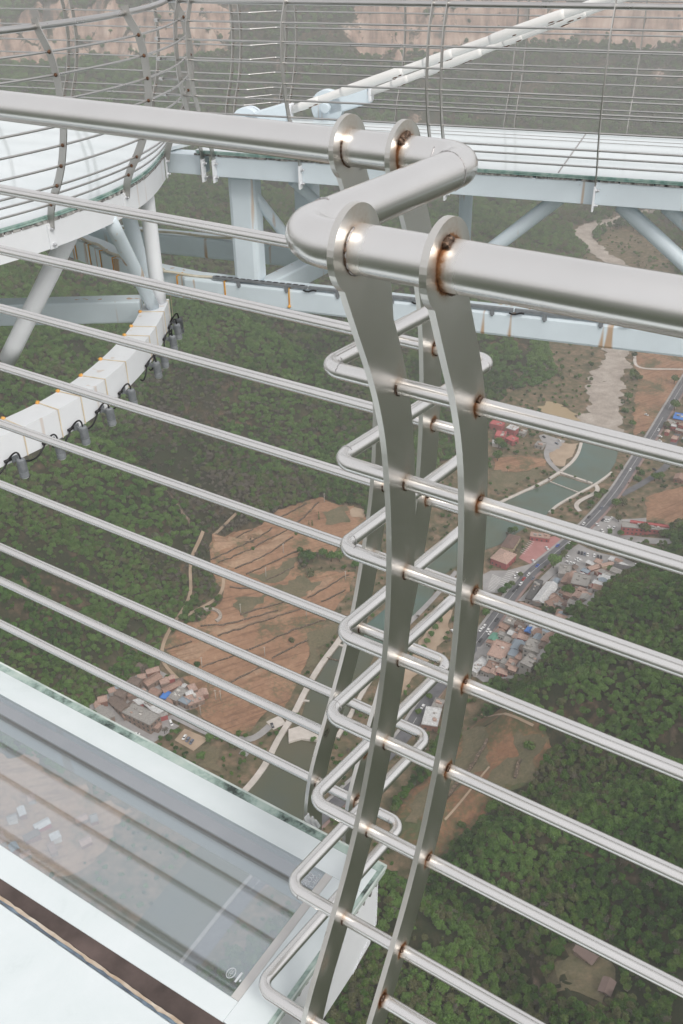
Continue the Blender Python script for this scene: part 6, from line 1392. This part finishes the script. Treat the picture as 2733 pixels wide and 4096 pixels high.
# single trees out in the open
cone = crown_mesh('conifer', 'cone', 9, M['leaf'])
singles = [(rT,1190,700,0,2.3,'big lone round tree standing in the brown fields'),(rT,1265,400,9,1.1,'small dark conifer below the topmost pole'),(rT,1218,445,9,1.0,'pair conifer, right one, at the upper terraces'),(rT,1196,440,9,.7,'pair conifer, left and smaller, at the upper terraces'),(rT,808,605,4,1.1,'lone bush on an upper terrace wall'),(rT,1078,1245,4,1.5,'small round bush on the lower terraces'),(rT,415,1420,4,1.2,'bush beside the lower left pole'),
 (rL,1300,780,0,1.7,'dark tree beside the track at the left village'),(rL,1330,665,4,1.4,'bush at the end of the brown field by the track'),(rL,1035,860,6,1.2,'young bright tree in the brown plot by the village yard'),(rL,1095,720,6,1.2,'bright slim tree at the corner of the yard with three cars'),(rL,780,715,0,1.0,'dark tree left of the yard with three cars'),(rL,745,660,5,1.2,'bare tree in front of the big stone house'),(rL,660,190,4,1.8,'bush at the top of the left village'),(rL,770,240,0,.9,'tree inside the ruined courtyard'),(rL,600,180,5,1.6,'bare tree above the left village'),(rL,1000,120,4,1.3,'bush by the footpath above the left village'),
 (rV,590,420,6,2.3,'big light green street tree beside the road'),(rV,695,640,0,2.0,'round tree between the white shed and the brick block'),(rV,1015,460,6,1.2,'small bright tree in the white roofed courtyard'),(rV,670,330,0,1.2,'dark tree in the hedge by the zebra crossing'),(rV,700,300,0,1.3,'dark tree in the middle of the roadside hedge'),(rV,735,265,0,1.2,'dark tree at the upper end of the roadside hedge'),(rV,655,350,0,1.0,'dark tree at the lower end of the roadside hedge'),
 (rV,270,170,0,1.3,'tree behind the brown pavilion'),(rV,300,155,0,1.2,'darker tree right behind the brown pavilion'),(rV,240,190,5,1.1,'bare tree left of the brown pavilion'),(rV,340,490,0,.9,'tree by the cars of the left car park'),(rV,280,540,4,1.5,'bush in the hedge left of the road, upper one'),(rV,240,590,6,1.3,'bright bush in the hedge left of the road'),(rV,200,620,6,1.3,'bright bush at the lower end of the hedge left of the road'),(rV,80,780,6,1.3,'tree left of the road behind the near post'),(rV,110,750,0,1.2,'darker tree left of the road behind the near post'),
 (rV,80,1200,4,1.6,'bush beside the white house at the post'),(rE,1350,1080,0,1.6,'tree at the corner of the side road'),(rE,1395,1070,0,1.5,'second tree along the side road'),(rE,1220,1080,4,2.2,'bush between the two roads'),(rE,1250,1030,4,2.0,'upper bush between the two roads'),(rE,920,1230,0,1.4,'roadside tree above the long hotel, left of the road'),(rE,960,1190,0,1.4,'roadside tree near the fork, left of the road'),(rE,870,1270,0,1.3,'roadside tree below the fork, left of the road'),(rE,1060,1280,0,1.7,'tree right of the road below the fork'),(rE,1110,1270,0,1.5,'second tree right of the road below the fork'),(rE,1080,1390,0,1.3,'tree at the left end of the hotel'),(rE,1270,1480,0,2.0,'large dark tree in front of the hotel'),(rE,1530,1470,0,2.2,'dark tree at the right end of the hotel'),(rE,1010,1470,4,1.6,'bush at the bottom of the hotel car park'),(rE,1090,1500,0,1.2,'tree below the left end of the hotel'),(rE,1530,1630,6,1.5,'bright tree below the hotel at the right edge'),
 (rE,1190,320,0,2.4,'dark tree in the field beside the gravel river bed'),(rE,1230,310,4,2.4,'bush in the field beside the gravel river bed'),(rE,1150,480,0,1.8,'tree on the right bank of the gravel bed'),(rE,1130,560,4,2.4,'bush on the right bank of the gravel bed'),(rE,1180,680,0,1.5,'tree between the gravel bed and the road'),(rE,1500,550,0,2.2,'tree at the right edge by the blue roofed yard'),(rE,1440,690,0,1.5,'tree beside the roadside houses'),(rE,180,830,0,2.0,'dark tree below the red cube houses'),(rE,210,850,0,1.6,'second dark tree below the red cube houses'),(rE,170,930,0,1.9,'dark tree by the steel post below the red cube houses'),(rE,1195,160,0,1.5,'tree by the bend of the pale track'),(rE,1500,350,0,1.8,'tree beside the main road at the right edge'),
 (rO,1010,1430,6,1.0,'first young tree of the riverside row from the top'),(rO,1000,1446,6,1.0,'second young tree of the riverside row'),(rO,990,1462,6,1.0,'third young tree of the riverside row'),(rO,980,1478,6,1.0,'fourth young tree of the riverside row'),(rO,972,1494,6,1.0,'lowest young tree of the riverside row'),(rO,960,1640,0,.9,'roadside tree between the posts, lower one'),(rO,985,1605,0,.9,'roadside tree between the posts, upper one'),
 (rO,1215,1715,4,2.0,'round bush on the brown right slope'),(rO,1128,1862,0,1.4,'dark tree at the corner of the brown plot on the right'),(rO,1060,1900,4,1.5,'bush on the brown plot behind the near post'),(rT,1290,660,0,1.6,'left tree of the group beside the big lone tree'),(rT,1350,690,0,1.7,'middle tree of the group beside the big lone tree'),(rT,1410,690,6,1.8,'right tree of the group beside the big lone tree'),(rT,1200,790,4,2.4,'broad bush below the big lone tree'),(rT,1110,500,4,1.1,'bush at the edge of an upper terrace'),(rT,1520,740,6,1.6,'bright tree at the right end of the fields')]
Ps = ground_many([rd(x, y) for rd, x, y, *_ in singles])
for (rd, x, y, k, s, lb), P in zip(singles, Ps):
    d = cone.data if k == 9 else protoT[k].data; nm = {4: 'bush', 5: 'bare_tree', 9: 'conifer'}.get(k, 'tree')
    o = bpy.data.objects.new(nm, d); COL.objects.link(o); o.location = P; s *= 1.05; o.scale = (s, s, s*random.uniform(.9, 1.1)); o.rotation_euler = (0, 0, random.random()*6.28)
    setp(o, lb, 'bush' if k == 4 else 'tree', 'single trees and bushes in the valley')

# ------------------------------------------------------------------ air
hz_ = MB(); hz_.box((-9100, -9100, Z0-42), (18200, 0, 0), (0, 18200, 0), (0, 0, 42-Z0+190))
m, nt, b = newmat('haze'); out = nt.nodes['Material Output']; nt.nodes.remove(b)
pv = N(nt, 'ShaderNodeVolumePrincipled'); pv.inputs['Color'].default_value = (.91, .91, .92, 1); pv.inputs['Density'].default_value = .00023; pv.inputs['Anisotropy'].default_value = .2
nt.links.new(pv.outputs[0], out.inputs['Volume'])
hz_.build('haze', m, kind='stuff', label='pale grey valley haze', cat='haze')

# ================================================================== light
ELEV, ROTZ = math.radians(47), math.radians(147)
w = bpy.data.worlds.new('World'); scene.world = w; w.use_nodes = True
nt = w.node_tree; bg = nt.nodes['Background']
sky = nt.nodes.new('ShaderNodeTexSky'); sky.sky_type = 'NISHITA'; sky.sun_disc = False
sky.sun_elevation = ELEV; sky.sun_rotation = ROTZ; sky.air_density = 1.0; sky.dust_density = 6.0; sky.ozone_density = 1.0
hs = nt.nodes.new('ShaderNodeHueSaturation'); hs.inputs['Saturation'].default_value = .30
nt.links.new(sky.outputs[0], hs.inputs['Color'])
mx = nt.nodes.new('ShaderNodeMix'); mx.data_type = 'RGBA'; mx.inputs[0].default_value = .62; mx.inputs[7].default_value = (7.7, 7.65, 7.7, 1)   # thin overcast veil
nt.links.new(hs.outputs[0], mx.inputs[6]); nt.links.new(mx.outputs[2], bg.inputs[0]); bg.inputs[1].default_value = .14
sl = bpy.data.lights.new('sun', 'SUN'); sl.energy = 1.5; sl.angle = math.radians(18); sl.color = (1, .96, .90)
so_ = bpy.data.objects.new('sun', sl); COL.objects.link(so_)
sd = Vector((math.sin(ROTZ)*math.cos(ELEV), math.cos(ROTZ)*math.cos(ELEV), math.sin(ELEV)))
so_.rotation_euler = sd.to_track_quat('Z', 'Y').to_euler()
scene.view_settings.view_transform = 'Standard'; scene.view_settings.look = 'None'; scene.view_settings.gamma = 1.0
scene.view_settings.exposure = 0.0
scene.cycles.use_denoising = True
scene.cycles.volume_bounces = 2; scene.cycles.max_bounces = 10; scene.cycles.transparent_max_bounces = 12
